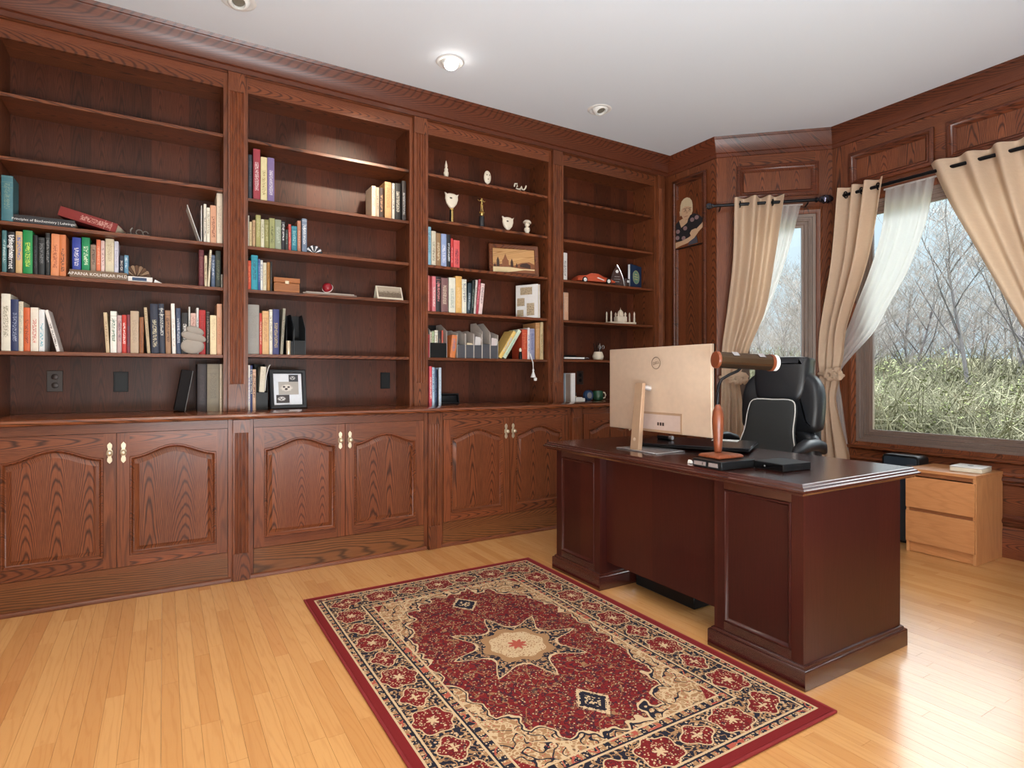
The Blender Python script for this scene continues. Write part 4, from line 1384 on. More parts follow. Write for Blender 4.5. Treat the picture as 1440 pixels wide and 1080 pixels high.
# the book inside it and the curling sheet
M = TR(0.512, 3.945, CT+0.114) @ RY(R(4))
book_object(0, 0, 0, 0.032, 0.16, 0.16, 0, (214, 206, 186), (200, 190, 170), 'cream book raised in the black file left of the photo frame', 'books on the shelves', M=M)
r = thing('curled_sheet', 'white sheet curling over the top of the black file', 'paper', (0.546, 3.945, CT+0.12))
mb = MB()
arc = [(0.001, 0.0), (0.004, 0.06), (0.009, 0.1), (0.018, 0.14), (0.03, 0.165)]
mb.loft([[(a, 0.0, b) for a, b in arc]+[(a+0.003, 0.0, b) for a, b in arc[::-1]], [(a, 0.15, b) for a, b in arc]+[(a+0.003, 0.15, b) for a, b in arc[::-1]]])
mb.build('sheet', paper_w, r)
# photo frame
r = thing('framed_photo', 'black picture frame with white mat and three small animal photos', 'picture frame', (0.697, 4.01, CT+0.001), rz=R(6), tilt=(R(-8), 0))
fw, fh, bt = 0.23, 0.255, 0.026
mb = MB()
prof = [(0, 0), (0, -0.018), (0.004, -0.022), (bt-0.006, -0.02), (bt, -0.012), (bt, 0)]
sweep(mb, [(-fw/2, 0), (fw/2, 0), (fw/2, fh), (-fw/2, fh)], prof, True, lambda a, b, h: (a, h, b))
mb.build('frame_moulding', plain('frame_black', (30, 32, 38), 0.4), r)
MB().box(-fw/2+bt-0.003, fw/2-bt+0.003, -0.006, -0.002, bt-0.003, fh-bt+0.003).build('mat_board', plain('mat_white', (226, 230, 238), 0.6), r)


def animal_print(name, bg_, fur, dk):
    m = MT(name, 0.5)
    g_ = m.pos('Generated')
    n = m.noise(m.vec(g_[0], 0, g_[2]), 9, 3)
    d = ((g_[0]-0.4)*(g_[0]-0.4)*2.2+(g_[2]-0.52)*(g_[2]-0.52)*2.6).sqrt()+(n-0.5)*0.3
    c = m.mix(d.smooth(0.32, 0.5), fur, bg_)
    for ex, ey, rr in ((0.27, 0.6, 0.07), (0.5, 0.58, 0.07), (0.38, 0.42, 0.08)):
        q = ((g_[0]-ex)*(g_[0]-ex)+(g_[2]-ey)*(g_[2]-ey)).sqrt()+(n-0.5)*0.06
        c = m.mix(q.lt(rr), c, dk)
    m.color(c)
    return m.mat


for nm, bx, mt in (('photo_top', (0.008, 0.068, 0.176, 0.222), animal_print('animal_photo_a', (60, 60, 66), (190, 188, 190), (40, 38, 40))),
                   ('photo_middle', (-0.058, 0.068, 0.092, 0.176), animal_print('animal_photo_b', (176, 170, 164), (220, 214, 206), (70, 62, 62))),
                   ('photo_bottom', (-0.074, 0.008, 0.038, 0.090), animal_print('animal_photo_c', (60, 52, 54), (206, 202, 200), (90, 84, 86)))):
    MB().box(bx[0], bx[1], -0.0085, -0.0062, bx[2], bx[3]).build('photo', mt, r)
MB().box(-0.025, 0.025, -0.002, 0.002, 0, 0.2, 0, TR(0, 0.07, 0.0) @ RX(R(20))).build('easel_leg', black_m, r)

# ------------------------------------------------------------------ third bay: figurines and trophies


def base_block(r, w_, d_, h, m):
    MB().box(-w_/2, w_/2, -d_/2, d_/2, 0, h).build('base', m, r, bevel=0.0015)


def figure_pts(r, s, z0, m, racket=False):
    """tiny metal athlete as one skinned surface"""
    J = [(0, 0, .5), (0, 0, .68), (0, 0, .8), (0, 0, .9), (0, 0, .97), (.09, 0, .78), (.2, 0, .7), (.3, -.02, .78), (-.09, 0, .78), (-.2, 0, .72), (-.34, -.02, .82), (.06, 0, .46), (.07, 0, .25), (.09, 0, .03), (-.05, 0, .46), (-.04, 0, .25), (-.05, 0, .03)]
    E_ = [(0, 1), (1, 2), (2, 3), (3, 4), (2, 5), (5, 6), (6, 7), (2, 8), (8, 9), (9, 10), (0, 11), (11, 12), (12, 13), (0, 14), (14, 15), (15, 16)]
    rad = [.07, .06, .07, .045, .055, .035, .028, .022, .035, .028, .022, .05, .035, .025, .05, .035, .025]
    me = bpy.data.meshes.new('athlete')
    me.from_pydata([(x*s, y*s, z0+z*s) for x, y, z in J], E_, [])
    o = bpy.data.objects.new('athlete', me)
    COL.objects.link(o)
    o.parent = r
    sk = o.modifiers.new('skin', 'SKIN')
    for i, v_ in enumerate(me.skin_vertices[0].data):
        v_.radius = (rad[i]*s, rad[i]*s)
    me.skin_vertices[0].data[0].use_root = True
    sb = o.modifiers.new('sub', 'SUBSURF')
    sb.levels = sb.render_levels = 1
    me.materials.append(m)
    return o


r = thing('figurine', 'slender ivory figurine at left on the top shelf, third bay', 'figurine', (1.81, 3.99, 2.6335))
MB().lathe([(0.02, 0), (0.02, 0.006), (0.012, 0.01), (0.018, 0.03), (0.019, 0.05), (0.013, 0.06), (0.015, 0.075), (0.008, 0.085)], 14).build('robe', ivory, r, angle=70)
MB().lathe([(0.008, 0.0855), (0.011, 0.095), (0.009, 0.108), (0.006, 0.12), (0.002, 0.138)], 12).build('head', ivory, r, angle=70)
r = thing('figurine', 'oval ivory mask figurine in the middle of the top shelf, third bay', 'figurine', (2.16, 3.99, 2.6335))
MB().lathe([(0.017, 0), (0.018, 0.005), (0.007, 0.012), (0.006, 0.025)], 12).build('stand', ivory, r)
MB().ball((0, 0, 0.075), 0.052, 16, 12, sc=(0.6, 0.3, 1)).build('mask', ivory, r, angle=70)
for dx, dz in ((-0.011, 0.09), (0.011, 0.09), (0, 0.058)):
    MB().ball((dx, -0.0145, dz), 0.0055, 8, 6).build('carved_feature', plain('ivory_dark', (150, 130, 104), 0.6), r)
r = thing('figurine', 'low ivory scroll figurine at right on the top shelf, third bay', 'figurine', (2.46, 3.99, 2.6335))
MB().lathe([(0.014, 0), (0.014, 0.004), (0.006, 0.01), (0.006, 0.024)], 10).build('stand', ivory, r)
mb = MB()
mb.tube([(-0.055, 0, 0.045), (-0.05, 0, 0.068), (-0.03, 0, 0.072), (-0.028, 0, 0.052), (-0.04, 0, 0.034), (-0.015, 0, 0.03), (0, 0, 0.034), (0.012, 0, 0.055), (0.02, 0, 0.034), (0.036, 0, 0.034), (0.05, 0, 0.05), (0.056, 0, 0.07)], 0.0065, 7)
mb.build('scrollwork', ivory, r)


def shield(r, z0, s, m):
    out = [(0, 0), (.16, .1), (.38, .36), (.48, .68), (.46, .92), (.56, 1.1), (.36, 1.0), (.2, 1.06), (0, 1.08), (-.2, 1.06), (-.36, 1.0), (-.52, 1.1), (-.46, .92), (-.48, .68), (-.38, .36), (-.16, .1)]
    f = lambda a, b, h: (a*s, h, z0+b*s)
    P = [(a, b) for a, b in out]
    c = (0, .6)
    ring = lambda k, y: [f(c[0]+(a-c[0])*k, c[1]+(b-c[1])*k, y) for a, b in P]
    mb = MB()
    mb.loft([ring(0.94, 0.012), ring(1, 0.006), ring(1, -0.003), ring(0.93, -0.009), ring(0.7, -0.012)])
    mb.build('shield_plate', m, r, angle=50)
    MB().ball((-.1*s, -0.013, z0+.72*s), .1*s, 10, 8, sc=(1, .3, .6)).build('emblem', plain('emblem_dark', (90, 80, 64), 0.5), r)


r = thing('trophy', 'trophy with ivory shield on a gold column, left on second shelf', 'trophy', (1.855, 3.99, 2.3055))
base_block(r, 0.06, 0.05, 0.012, black_m)
MB().lathe([(0.016, 0.0125), (0.016, 0.1), (0.02, 0.104), (0.02, 0.112)], 16).build('column', gold, r)
MB().box(-0.017, -0.011, -0.02, 0.0, 0.013, 0.1).build('column_stripe', black_m, r)
shield(r, 0.113, 0.108, ivory)
r = thing('trophy', 'trophy with small gold athlete on a black marble column', 'trophy', (2.11, 3.99, 2.3055))
base_block(r, 0.05, 0.05, 0.006, black_m)
MB().lathe([(0.022, 0.0065), (0.022, 0.092), (0.02, 0.094)], 16).build('column', plain('black_marble', (40, 38, 40), 0.2), r)
MB().lathe([(0.012, 0.0945), (0.012, 0.104), (0.024, 0.122), (0.01, 0.124), (0.02, 0.128), (0.004, 0.13)], 12).build('star_riser', gold, r)
figure_pts(r, 0.112, 0.128, gold)
r = thing('trophy', 'ivory shield standing without a column, second shelf third bay', 'trophy', (2.345, 3.99, 2.3055))
MB().lathe([(0.014, 0), (0.014, 0.005), (0.007, 0.009), (0.006, 0.012)], 12).build('foot', ivory, r)
shield(r, 0.012, 0.1, ivory)
r = thing('figurine', 'ivory bust with broad hat at right, second shelf third bay', 'figurine', (2.525, 3.99, 2.3055))
MB().lathe([(0.022, 0), (0.023, 0.008), (0.014, 0.018), (0.025, 0.04), (0.022, 0.056), (0.009, 0.064), (0.009, 0.07)], 14).build('bust', ivory, r, angle=70)
MB().ball((0, -0.002, 0.084), 0.02, 12, 9).build('head', ivory, r, angle=70)
MB().lathe([(0.012, 0), (0.034, 0.004), (0.033, 0.012), (0.022, 0.024), (0.006, 0.03)], 16, TR(0, 0, 0.093) @ RY(R(8))).build('hat', ivory, r, angle=70)
for dx in (-0.007, 0.007):
    MB().ball((dx, -0.021, 0.087), 0.003, 6, 5).build('eye', black_m, r)

# framed wood inlay picture


def flat_poly(r, name, pts, y0, y1, m):
    MB().prism(pts, y0, y1, lambda a, b, h: (a, h, b)).build(name, m, r)


r = thing('inlay_picture', 'wood inlay landscape in a brown frame, third shelf of the third bay', 'picture', (2.44, 4.05, 1.9707), rz=R(-14), tilt=(R(-6), 0))
pw, ph_ = 0.42, 0.262
mb = MB()
sweep(mb, [(-pw/2, 0), (pw/2, 0), (pw/2, ph_), (-pw/2, ph_)], [(0, 0.006), (0, -0.012), (0.006, -0.016), (0.03, -0.01), (0.034, -0.004), (0.034, 0.006)], True, lambda a, b, h: (a, h, b))
mb.build('frame_moulding', box_wood_d := wood('brown_frame_wood', 'x', (64, 30, 14), (112, 62, 34), (130, 76, 44), rough=0.35, board=0.2), r)
sky_w = wood('inlay_sky_veneer', 'x', (176, 120, 66), (206, 156, 100), (220, 174, 118), rough=0.35, board=0.09, fig=0.6)
ivy = plain('inlay_dark_walnut', (64, 38, 24), 0.4)
mid_w = plain('inlay_mid_walnut', (140, 84, 48), 0.4)
pale_w = plain('inlay_pale_maple', (232, 206, 158), 0.4)
MB().box(-pw/2+0.03, pw/2-0.03, -0.003, 0.003, 0.03, ph_-0.03).build('sky_veneer', sky_w, r)
flat_poly(r, 'hill', [(-0.178, 0.075), (0.178, 0.06), (0.178, 0.105), (0.13, 0.125), (0.06, 0.115), (0.0, 0.09), (-0.1, 0.1), (-0.178, 0.095)], -0.0045, -0.0031, mid_w)
flat_poly(r, 'path', [(-0.178, 0.033), (0.178, 0.033), (0.178, 0.066), (0.06, 0.066), (-0.03, 0.076), (-0.178, 0.074)], -0.0046, -0.0032, pale_w)
flat_poly(r, 'shore', [(-0.05, 0.033), (0.178, 0.033), (0.178, 0.055), (0.09, 0.057)], -0.0056, -0.0047, mid_w)
for tx, tw, th_ in ((-0.135, 0.012, 0.16), (-0.018, 0.012, 0.148), (0.022, 0.009, 0.115), (-0.162, 0.011, 0.105)):
    flat_poly(r, 'tree', [(tx-tw, 0.078), (tx+tw, 0.078), (tx+tw*0.9, th_-0.03), (tx, th_), (tx-tw*0.9, th_-0.03)], -0.006, -0.0047, ivy)
flat_poly(r, 'tower', [(-0.1, 0.078), (-0.045, 0.078), (-0.045, 0.13), (-0.056, 0.14), (-0.066, 0.17), (-0.072, 0.186), (-0.078, 0.17), (-0.09, 0.14), (-0.1, 0.13)], -0.0062, -0.0047, mid_w)
flat_poly(r, 'bush', [(0.05, 0.08), (0.14, 0.07), (0.14, 0.1), (0.11, 0.115), (0.07, 0.11), (0.05, 0.098)], -0.006, -0.0047, ivy)

# fourth shelf: small wooden knob, photo book
r = thing('turned_ornament', 'small round dark wooden ornament right of the pink books', 'ornament', (2.025, 4.0, 1.6345))
MB().lathe([(0.014, 0), (0.016, 0.004), (0.01, 0.012), (0.02, 0.022), (0.024, 0.034), (0.02, 0.046), (0.006, 0.053)], 16).build('turned_body', box_wood_d, r, angle=70)
MB().lathe([(0.006, 0.0535), (0.007, 0.058), (0.001, 0.061)], 10).build('tip', brass, r)
photo_cover = print_mat('photo_collage', (206, 188, 160), (196, 176, 146), (60, 50, 42), 12, 0.9)
r = thing('photo_book', 'cream photo book turned to show a cover of small pictures', 'book', (2.53, 4.0, 1.6345), rz=R(-62), group='turned photo books')
MB().box(-0.1, 0.1, 0, 0.03, 0.003, 0.266).build('pages', paper, r)
MB().box(-0.103, 0.103, -0.003, -0.0002, 0, 0.27).build('front_cover', paper_w, r)
MB().box(-0.103, 0.103, 0.0302, 0.033, 0, 0.27).build('back_cover', paper_w, r)
for a, b, c, d in ((-0.06, 0.05, 0.19, 0.25), (-0.09, -0.02, 0.1, 0.165), (0.0, 0.07, 0.02, 0.12), (-0.09, -0.03, 0.015, 0.07)):
    MB().box(a, b, -0.0042, -0.0032, c, d).build('cover_photo', photo_cover, r)
book_object(2.612, 3.975, 1.6347, 0.022, 0.24, 0.14, 3, (40, 36, 40), (200, 60, 50), 'black and red book right of the cream photo book', 'books on the shelves')

# fifth shelf, third bay
file_g = plain('file_grey', (74, 74, 80), 0.55)
edge_w = plain('file_pale_edge', (196, 186, 178), 0.5)
magazine_file(1.668, 3.965, 1.2985, 0.138, 0.2, 0.2, 0.255, black_m, edge_w, 'wide black file holding upright booklets, left on fifth shelf', 'magazine files of the third bay')
for k, (x_, w_, h_, c_, d_) in enumerate(((1.676, 0.012, 0.185, (206, 190, 170), 'beige'), (1.69, 0.018, 0.19, (170, 190, 150), 'pale green'), (1.712, 0.024, 0.2, (228, 222, 206), 'white'), (1.74, 0.024, 0.195, (50, 44, 44), 'dark'), (1.768, 0.012, 0.2, (196, 84, 66), 'red'))):
    book_object(x_, 3.972, 1.3018, w_, h_, 0.17, 0, c_, (140, 100, 80), '%s booklet inside the wide black file on the fifth shelf' % d_, 'books on the shelves')
book_object(1.83, 3.96, 1.2985, 0.042, 0.17, 0.14, 6, (214, 124, 66), (110, 120, 160), 'orange book with blue band right of the wide black file', 'books on the shelves')
xs_ = [1.887, 1.958, 2.029, 2.1, 2.171]
FL = ['first', 'second', 'third', 'fourth', 'fifth']
fillc = [((90, 170, 176), 0.075), ((214, 194, 164), 0.115), ((206, 200, 198), 0.165), None, ((214, 200, 198), 0.16)]
for k, x_ in enumerate(xs_):
    tall = k == 3
    magazine_file(x_, 3.962, 1.2985, 0.069, 0.2, 0.205 if tall else 0.185, 0.28 if tall else 0.215, file_g, edge_w, 'grey file with pale edges, %s of the row of five' % FL[k], 'magazine files of the third bay')
    if fillc[k]:
        c_, h_ = fillc[k]
        r = thing('card_folder', '%s folder slumped in the %s grey file' % (['teal', 'beige', 'pale grey', '', 'pinkish white'][k], FL[k]), 'folder', (x_+0.006, 3.968, 1.3018))
        MB().prism([(0.0, 0), (0.03, 0), (0.056, h_*0.96), (0.01 if k != 0 else 0.05, h_)], 0, 0.16, lambda a, b, h: (a, h, b)).build('sheets', plain('folder_tint_%d' % k, c_, 0.7), r)
        MB().prism([(0.031, 0), (0.035, 0), (0.0605, h_*0.9), (0.057, h_*0.9)], 0, 0.16, lambda a, b, h: (a, h, b)).build('divider', paper_w, r)
book_object(2.245, 3.96, 1.2986, 0.03, 0.25, 0.15, 33, (226, 190, 110), (180, 200, 220), 'yellow and blue book slanting far right past the grey files', 'books on the shelves')
book_object(2.282, 3.958, 1.2986, 0.03, 0.265, 0.15, 33, (206, 220, 196), (120, 170, 150), 'pale green book slanting far right, beside the black gap', 'books on the shelves')
book_object(2.464, 3.965, 1.2985, 0.05, 0.24, 0.16, 0, (190, 72, 44), (220, 130, 90), 'orange-red upright book near the hanging tassel', 'books on the shelves')
book_object(2.5155, 3.965, 1.2985, 0.022, 0.255, 0.16, 0, (222, 216, 216), (60, 90, 160), 'white book with blue top beside the tassel', 'books on the shelves')
book_object(2.5385, 3.965, 1.2985, 0.045, 0.25, 0.16, 0, (150, 150, 176), (90, 100, 150), 'grey-blue book behind the tassel', 'books on the shelves')
book_object(2.5945, 3.965, 1.2985, 0.04, 0.3, 0.2, 0, (190, 140, 90), (214, 176, 130), 'tall tan book next to last on the fifth shelf', 'books on the shelves')
book_object(2.6385, 3.965, 1.2985, 0.03, 0.305, 0.2, 0, (206, 184, 140), (150, 130, 90), 'tall straw book against the right side of the third bay', 'books on the shelves')
r = thing('small_figurine', 'tiny black and cream figurine before the slanted books', 'figurine', (2.44, 3.955, 1.2985))
MB().lathe([(0.014, 0), (0.015, 0.02), (0.012, 0.05), (0.008, 0.06)], 12).build('body', black_m, r)
MB().lathe([(0.009, 0.0605), (0.012, 0.072), (0.006, 0.088), (0.001, 0.09)], 12).build('head', ivory, r)
r = thing('tassel', 'white cord tassel hanging over the edge of the fifth shelf', 'tassel', (2.54, 3.921, 1.30))
MB().tube([(-0.03, 0.0, 0.045), (-0.02, -0.003, 0.01), (-0.005, -0.004, -0.03), (0.0, 0, -0.08)], 0.004, 6).build('cord', white_m, r)
MB().lathe([(0.006, -0.08), (0.009, -0.09), (0.006, -0.1), (0.022, -0.145), (0.02, -0.147), (0.001, -0.148)], 14).build('skirt', white_m, r)
MB().lathe([(0.012, -0.149), (0.014, -0.155), (0.012, -0.172), (0.001, -0.174)], 10, TR(0.02, 0, 0)).build('fringe', white_m, r)
# counter of the third bay
r = thing('spiral_notebook', 'navy notebook with white spiral binding on the counter', 'notebook', (1.708, 3.90, CT+0.0005))
MB().box(0, 0.02, 0.012, 0.19, 0, 0.262).build('cover', plain('notebook_navy', (30, 36, 52), 0.5), r)
for k in range(22):
    MB().lathe([(0.0085, -0.001), (0.0095, 0), (0.0085, 0.001)], 8, TR(0.01, 0.008, 0.008+k*0.0118)).build('coil', white_m, r)
r = thing('black_tray', 'small black tray tilted on the counter right of the notebooks', 'tray', (1.875, 4.08, CT+0.0008), tilt=(R(-14), 0))
MB().box(-0.085, 0.085, 0.003, 0.012, 0, 0.08).build('back_plate', black_m, r, bevel=0.004, segs=2)
mb = MB()
sweep(mb, [(-0.085, 0), (0.085, 0), (0.085, 0.08), (-0.085, 0.08)], [(0, 0.003), (0, -0.012), (0.008, -0.012), (0.014, 0.002), (0.014, 0.003)], True, lambda a, b, h: (a, h, b))
mb.build('rim', black_m, r)

# ------------------------------------------------------------------ rightmost bay
car_red = plain('car_orange_red', (196, 84, 54), 0.25)
r = thing('toy_car', 'orange-red model sports car with white stripes, third shelf', 'model car', (3.225, 4.02, 1.9655), rz=R(-8))
r.scale = (1.35, 1.35, 1.35)
mb = MB()
body = [(-0.135, 0.014, 0.034), (-0.125, 0.014, 0.046), (-0.07, 0.014, 0.05), (-0.035, 0.014, 0.066), (0.02, 0.014, 0.066), (0.06, 0.014, 0.048), (0.115, 0.014, 0.038), (0.14, 0.014, 0.026)]
mb.loft([[(x, -0.045, zb), (x, -0.05, (zb+zt)/2), (x, -0.036, zt), (x, 0.036, zt), (x, 0.05, (zb+zt)/2), (x, 0.045, zb)] for x, zb, zt in body])
mb.build('body', car_red, r, angle=50)
MB().loft([[(-0.04, -0.038, 0.05), (-0.04, 0.038, 0.05), (-0.03, 0.03, 0.0675), (-0.03, -0.03, 0.0675)], [(0.05, -0.038, 0.05), (0.05, 0.038, 0.05), (0.016, 0.03, 0.0675), (0.016, -0.03, 0.0675)]]).build('windows', paper_w, r)
for x in (-0.085, 0.09):
    for y in (-0.049, 0.041):
        MB().lathe([(0.019, 0), (0.02, 0.002), (0.02, 0.008), (0.019, 0.01)], 14, TR(x, y+0.009, 0.02) @ RX(PI/2)).build('tyre', black_m, r)
        MB().lathe([(0.012, 0), (0.012, 0.0015)], 12, TR(x, y-0.001 if y < 0 else y+0.0105, 0.02) @ RX(PI/2)).build('hubcap', white_m, r)
for y in (-0.0508, 0.0502):
    MB().prism([(0.0, 0.036), (0.05, 0.022), (0.06, 0.024), (0.01, 0.04)], y, y+0.0006, lambda a, b, h: (a, h, b)).build('stripe', white_m, r)


def arch_award(r, m):
    P = [(-0.07, 0.012), (0.07, 0.012)]+[(0.07*math.cos(t)**1.0 if False else 0.07*(1-(k/12)**1.8), 0.012+0.19*(k/12)) for k, t in enumerate([0]*12)][1:]+[(0, 0.205)]
    L_ = [(-a, b) for a, b in P[2:-1]][::-1]
    P = P+L_
    MB().prism(P, -0.01, 0.01, lambda a, b, h: (a, h, b)).build('glass_arch', m, r, bevel=0.002)


r = thing('glass_award', 'pointed arch glass award right of the model car', 'award', (3.505, 4.03, 1.9655), rz=R(-15))
MB().box(-0.075, 0.075, -0.022, 0.022, 0, 0.0115).build('base', crystal, r, bevel=0.002)
gm = MT('frosted_award_glass', 0.15, color=(120, 96, 92), coat=0.5)
gm.b.inputs['Transmission Weight'].default_value = 0.6
arch_award(r, gm.mat)
MB().lathe([(0.014, 0), (0.014, 0.001), (0.009, 0.0015)], 16, TR(0, -0.0105, 0.14) @ RX(PI/2)).build('emblem', white_m, r)
for k, ww in enumerate((0.05, 0.06, 0.04)):
    MB().box(-ww/2, ww/2, -0.0112, -0.0104, 0.09-k*0.022, 0.096-k*0.022).build('etched_line', grey_m, r)
MB().tube([(0.07*(1-(k/12)**1.8), -0.011, 0.012+0.19*k/12) for k in range(13)], 0.004, 6).build('polished_edge', silver, r)
r = thing('glass_block', 'small clear glass block between the award and the navy plaque', 'award', (3.625, 4.03, 1.9655))
MB().box(-0.036, 0.036, -0.02, 0.02, 0, 0.085).build('block', gm.mat, r, bevel=0.004)
MB().box(-0.012, 0.012, -0.0212, -0.0204, 0.05, 0.07).build('etched_mark', white_m, r)
r = thing('navy_plaque', 'navy book-like plaque with a round pale green emblem', 'plaque', (3.745, 4.04, 1.9655), rz=R(20))
MB().box(-0.105, 0.105, 0.002, 0.022, 0.002, 0.216).build('page_block', paper_w, r)
MB().box(-0.108, 0.108, -0.002, 0.0018, 0, 0.22).build('front_cover', navy_m, r)
MB().box(-0.108, 0.108, 0.0222, 0.025, 0, 0.22).build('back_cover', navy_m, r)
emb = plain('emblem_green', (108, 150, 130), 0.5)
embl = plain('emblem_pale_gold', (196, 190, 140), 0.5)
MB().lathe([(0.062, 0), (0.062, 0.001)], 32, TR(0, -0.0021, 0.112) @ RX(PI/2)).build('emblem_disc', emb, r)
mb = MB()
mb.tube([(0.06*math.cos(a*PI/24), -0.0035, 0.112+0.06*math.sin(a*PI/24)) for a in range(49)], 0.002, 5)
mb.build('emblem_ring', embl, r)
for k, ww in enumerate((0.05, 0.076, 0.06)):
    MB().box(-ww/2, ww/2, -0.0042, -0.0032, 0.132-k*0.022, 0.141-k*0.022).build('emblem_line', embl, r)

# white marble palace model
r = thing('palace_model', 'white marble domed palace model with four minarets, fourth shelf', 'model', (3.56, 4.04, 1.6305), rz=R(-10))
MB().box(-0.135, 0.135, -0.05, 0.05, 0.006, 0.022).build('terrace', ivory, r, bevel=0.001)
for x in (-0.12, 0.12):
    for y in (-0.04, 0.04):
        MB().lathe([(0.005, 0), (0.005, 0.006)], 8, TR(x, y, 0)).build('foot', ivory, r)
        MB().lathe([(0.0085, 0.0225), (0.0075, 0.05), (0.009, 0.052), (0.007, 0.056), (0.0065, 0.085), (0.0085, 0.087), (0.007, 0.09), (0.008, 0.1), (0.004, 0.112), (0.001, 0.12)], 10, TR(x, y, 0)).build('minaret', ivory, r)
MB().box(-0.05, 0.05, -0.038, 0.038, 0.0225, 0.075).build('main_block', ivory, r, bevel=0.008)
MB().prism([(-0.018, 0.0226), (0.018, 0.0226), (0.018, 0.06), (0, 0.078), (-0.018, 0.06)], -0.0405, -0.0382, lambda a, b, h: (a, h, b)).build('portal', ivory, r)
MB().lathe([(0.02, 0.0755), (0.022, 0.085), (0.027, 0.1), (0.024, 0.116), (0.012, 0.13), (0.003, 0.138), (0.001, 0.155)], 18).build('dome', ivory, r, angle=60)
for x in (-0.036, 0.036):
    for y in (-0.024, 0.024):
        MB().lathe([(0.008, 0.0755), (0.008, 0.085), (0.011, 0.094), (0.007, 0.104), (0.001, 0.114)], 10, TR(x, y, 0)).build('small_dome', ivory, r, angle=60)

r = thing('letter_tray', 'black tray holding white papers, fifth shelf of the rightmost bay', 'tray', (2.98, 3.955, 1.3035))
MB().box(-0.13, 0.16, 0, 0.2, 0, 0.006).build('tray_bottom', black_m, r)
MB().box(-0.13, -0.124, 0, 0.2, 0.0065, 0.045).build('tray_side', black_m, r)
MB().box(-0.124, 0.16, 0.194, 0.2, 0.0065, 0.045).build('tray_back', black_m, r)
MB().box(-0.11, 0.10, -0.004, 0.17, 0.0067, 0.02).build('paper_stack', paper_w, r)
MB().prism([(-0.12, 0.021), (0.15, 0.021), (0.15, 0.024), (-0.12, 0.034)], 0.03, 0.18, lambda a, b, h: (a, h, b)).build('black_folder', black_m, r)
MB().tube([(0.11, 0.0, 0.012), (0.13, -0.002, 0.018), (0.15, 0.0, 0.012)], 0.004, 6).build('clip', silver, r)
r = thing('pen_pot', 'ivory pot holding scissors and pens, just above the monitor', 'pot', (3.3, 4.04, 1.3035))
MB().lathe([(0.03, 0), (0.044, 0.01), (0.05, 0.035), (0.042, 0.06), (0.035, 0.075), (0.032, 0.0745), (0.038, 0.058), (0.03, 0.01)], 20).build('pot_body', ivory, r, angle=70)
for (a, b, m_) in ((-0.05, 0.15, black_m), (-0.02, 0.135, black_m), (0.03, 0.15, silver), (0.05, 0.13, black_m), (0.01, 0.16, black_m)):
    MB().tube([(a*0.3, 0, 0.02), (a, 0.01*(a > 0), b)], 0.0035, 6).build('pen', m_, r)
for dx in (-0.02, 0.02):
    MB().tube([(0.03+dx+0.012*math.cos(t*PI/6), -0.01, 0.118+0.016*math.sin(t*PI/6)) for t in range(13)], 0.003, 5).build('scissor_handle', silver, r)
# counter of the rightmost bay
r = thing('wide_binder', 'wide white-edged binder with taupe side on the rightmost counter', 'binder', (2.863, 3.93, CT+0.0008))
MB().box(0, 0.004, 0, 0.2, 0, 0.235).build('pale_blue_board', plain('binder_blue_white', (196, 208, 216), 0.5), r)
MB().box(0.005, 0.06, 0.012, 0.2, 0.002, 0.232).build('taupe_block', plain('binder_taupe', (120, 104, 94), 0.6), r)
MB().box(0.061, 0.102, 0, 0.2, 0, 0.238).build('white_board', paper_w, r)
r = thing('white_box', 'small flat white box on the counter left of the green mug', 'box', (3.02, 3.93, CT+0.0008))
MB().box(-0.045, 0.05, 0, 0.06, 0, 0.026).build('box_body', white_m, r, bevel=0.002)
MB().box(-0.046, 0.02, -0.001, 0.061, 0.0265, 0.034).build('box_lid', white_m, r, bevel=0.001)
r = thing('desk_clock', 'round navy clock with silver face beside the green mug', 'clock', (3.149, 3.99, CT+0.0008))
MB().lathe([(0.042, 0), (0.046, 0.004), (0.046, 0.03), (0.042, 0.034)], 24, TR(0, 0.015, 0.047) @ RX(PI/2)).build('case', navy_m, r)
MB().lathe([(0.026, 0), (0.026, 0.002)], 24, TR(0, -0.0195, 0.047) @ RX(PI/2)).build('dial', silver, r)
MB().box(-0.02, 0.02, -0.01, 0.01, 0, 0.004).build('foot', navy_m, r)
r = thing('brown_cup', 'small brown cup behind the white box', 'cup', (3.045, 4.07, CT+0.0008))
MB().lathe([(0.025, 0), (0.03, 0.004), (0.032, 0.07), (0.029, 0.07), (0.026, 0.006)], 18).build('cup_body', dark_m, r)
MB().lathe([(0.0325, 0.03), (0.0335, 0.031), (0.0335, 0.04), (0.0325, 0.041)], 18).build('band', ivory, r)
mug_g = plain('mug_green_glaze', (46, 84, 62), 0.25)
r = thing('green_mug', 'green glazed mug with cream handle on the rightmost counter', 'mug', (3.29, 4.03, CT+0.0008))
MB().lathe([(0.036, 0), (0.044, 0.006), (0.048, 0.03), (0.046, 0.075), (0.044, 0.085), (0.041, 0.085), (0.044, 0.03), (0.036, 0.008)], 22).build('mug_body', mug_g, r, angle=60)
MB().tube([(0.045+0.0, -0.006, 0.07), (0.068, -0.01, 0.068), (0.078, -0.012, 0.045), (0.07, -0.01, 0.022), (0.046, -0.006, 0.018)], 0.006, 8).build('handle', ivory, r)

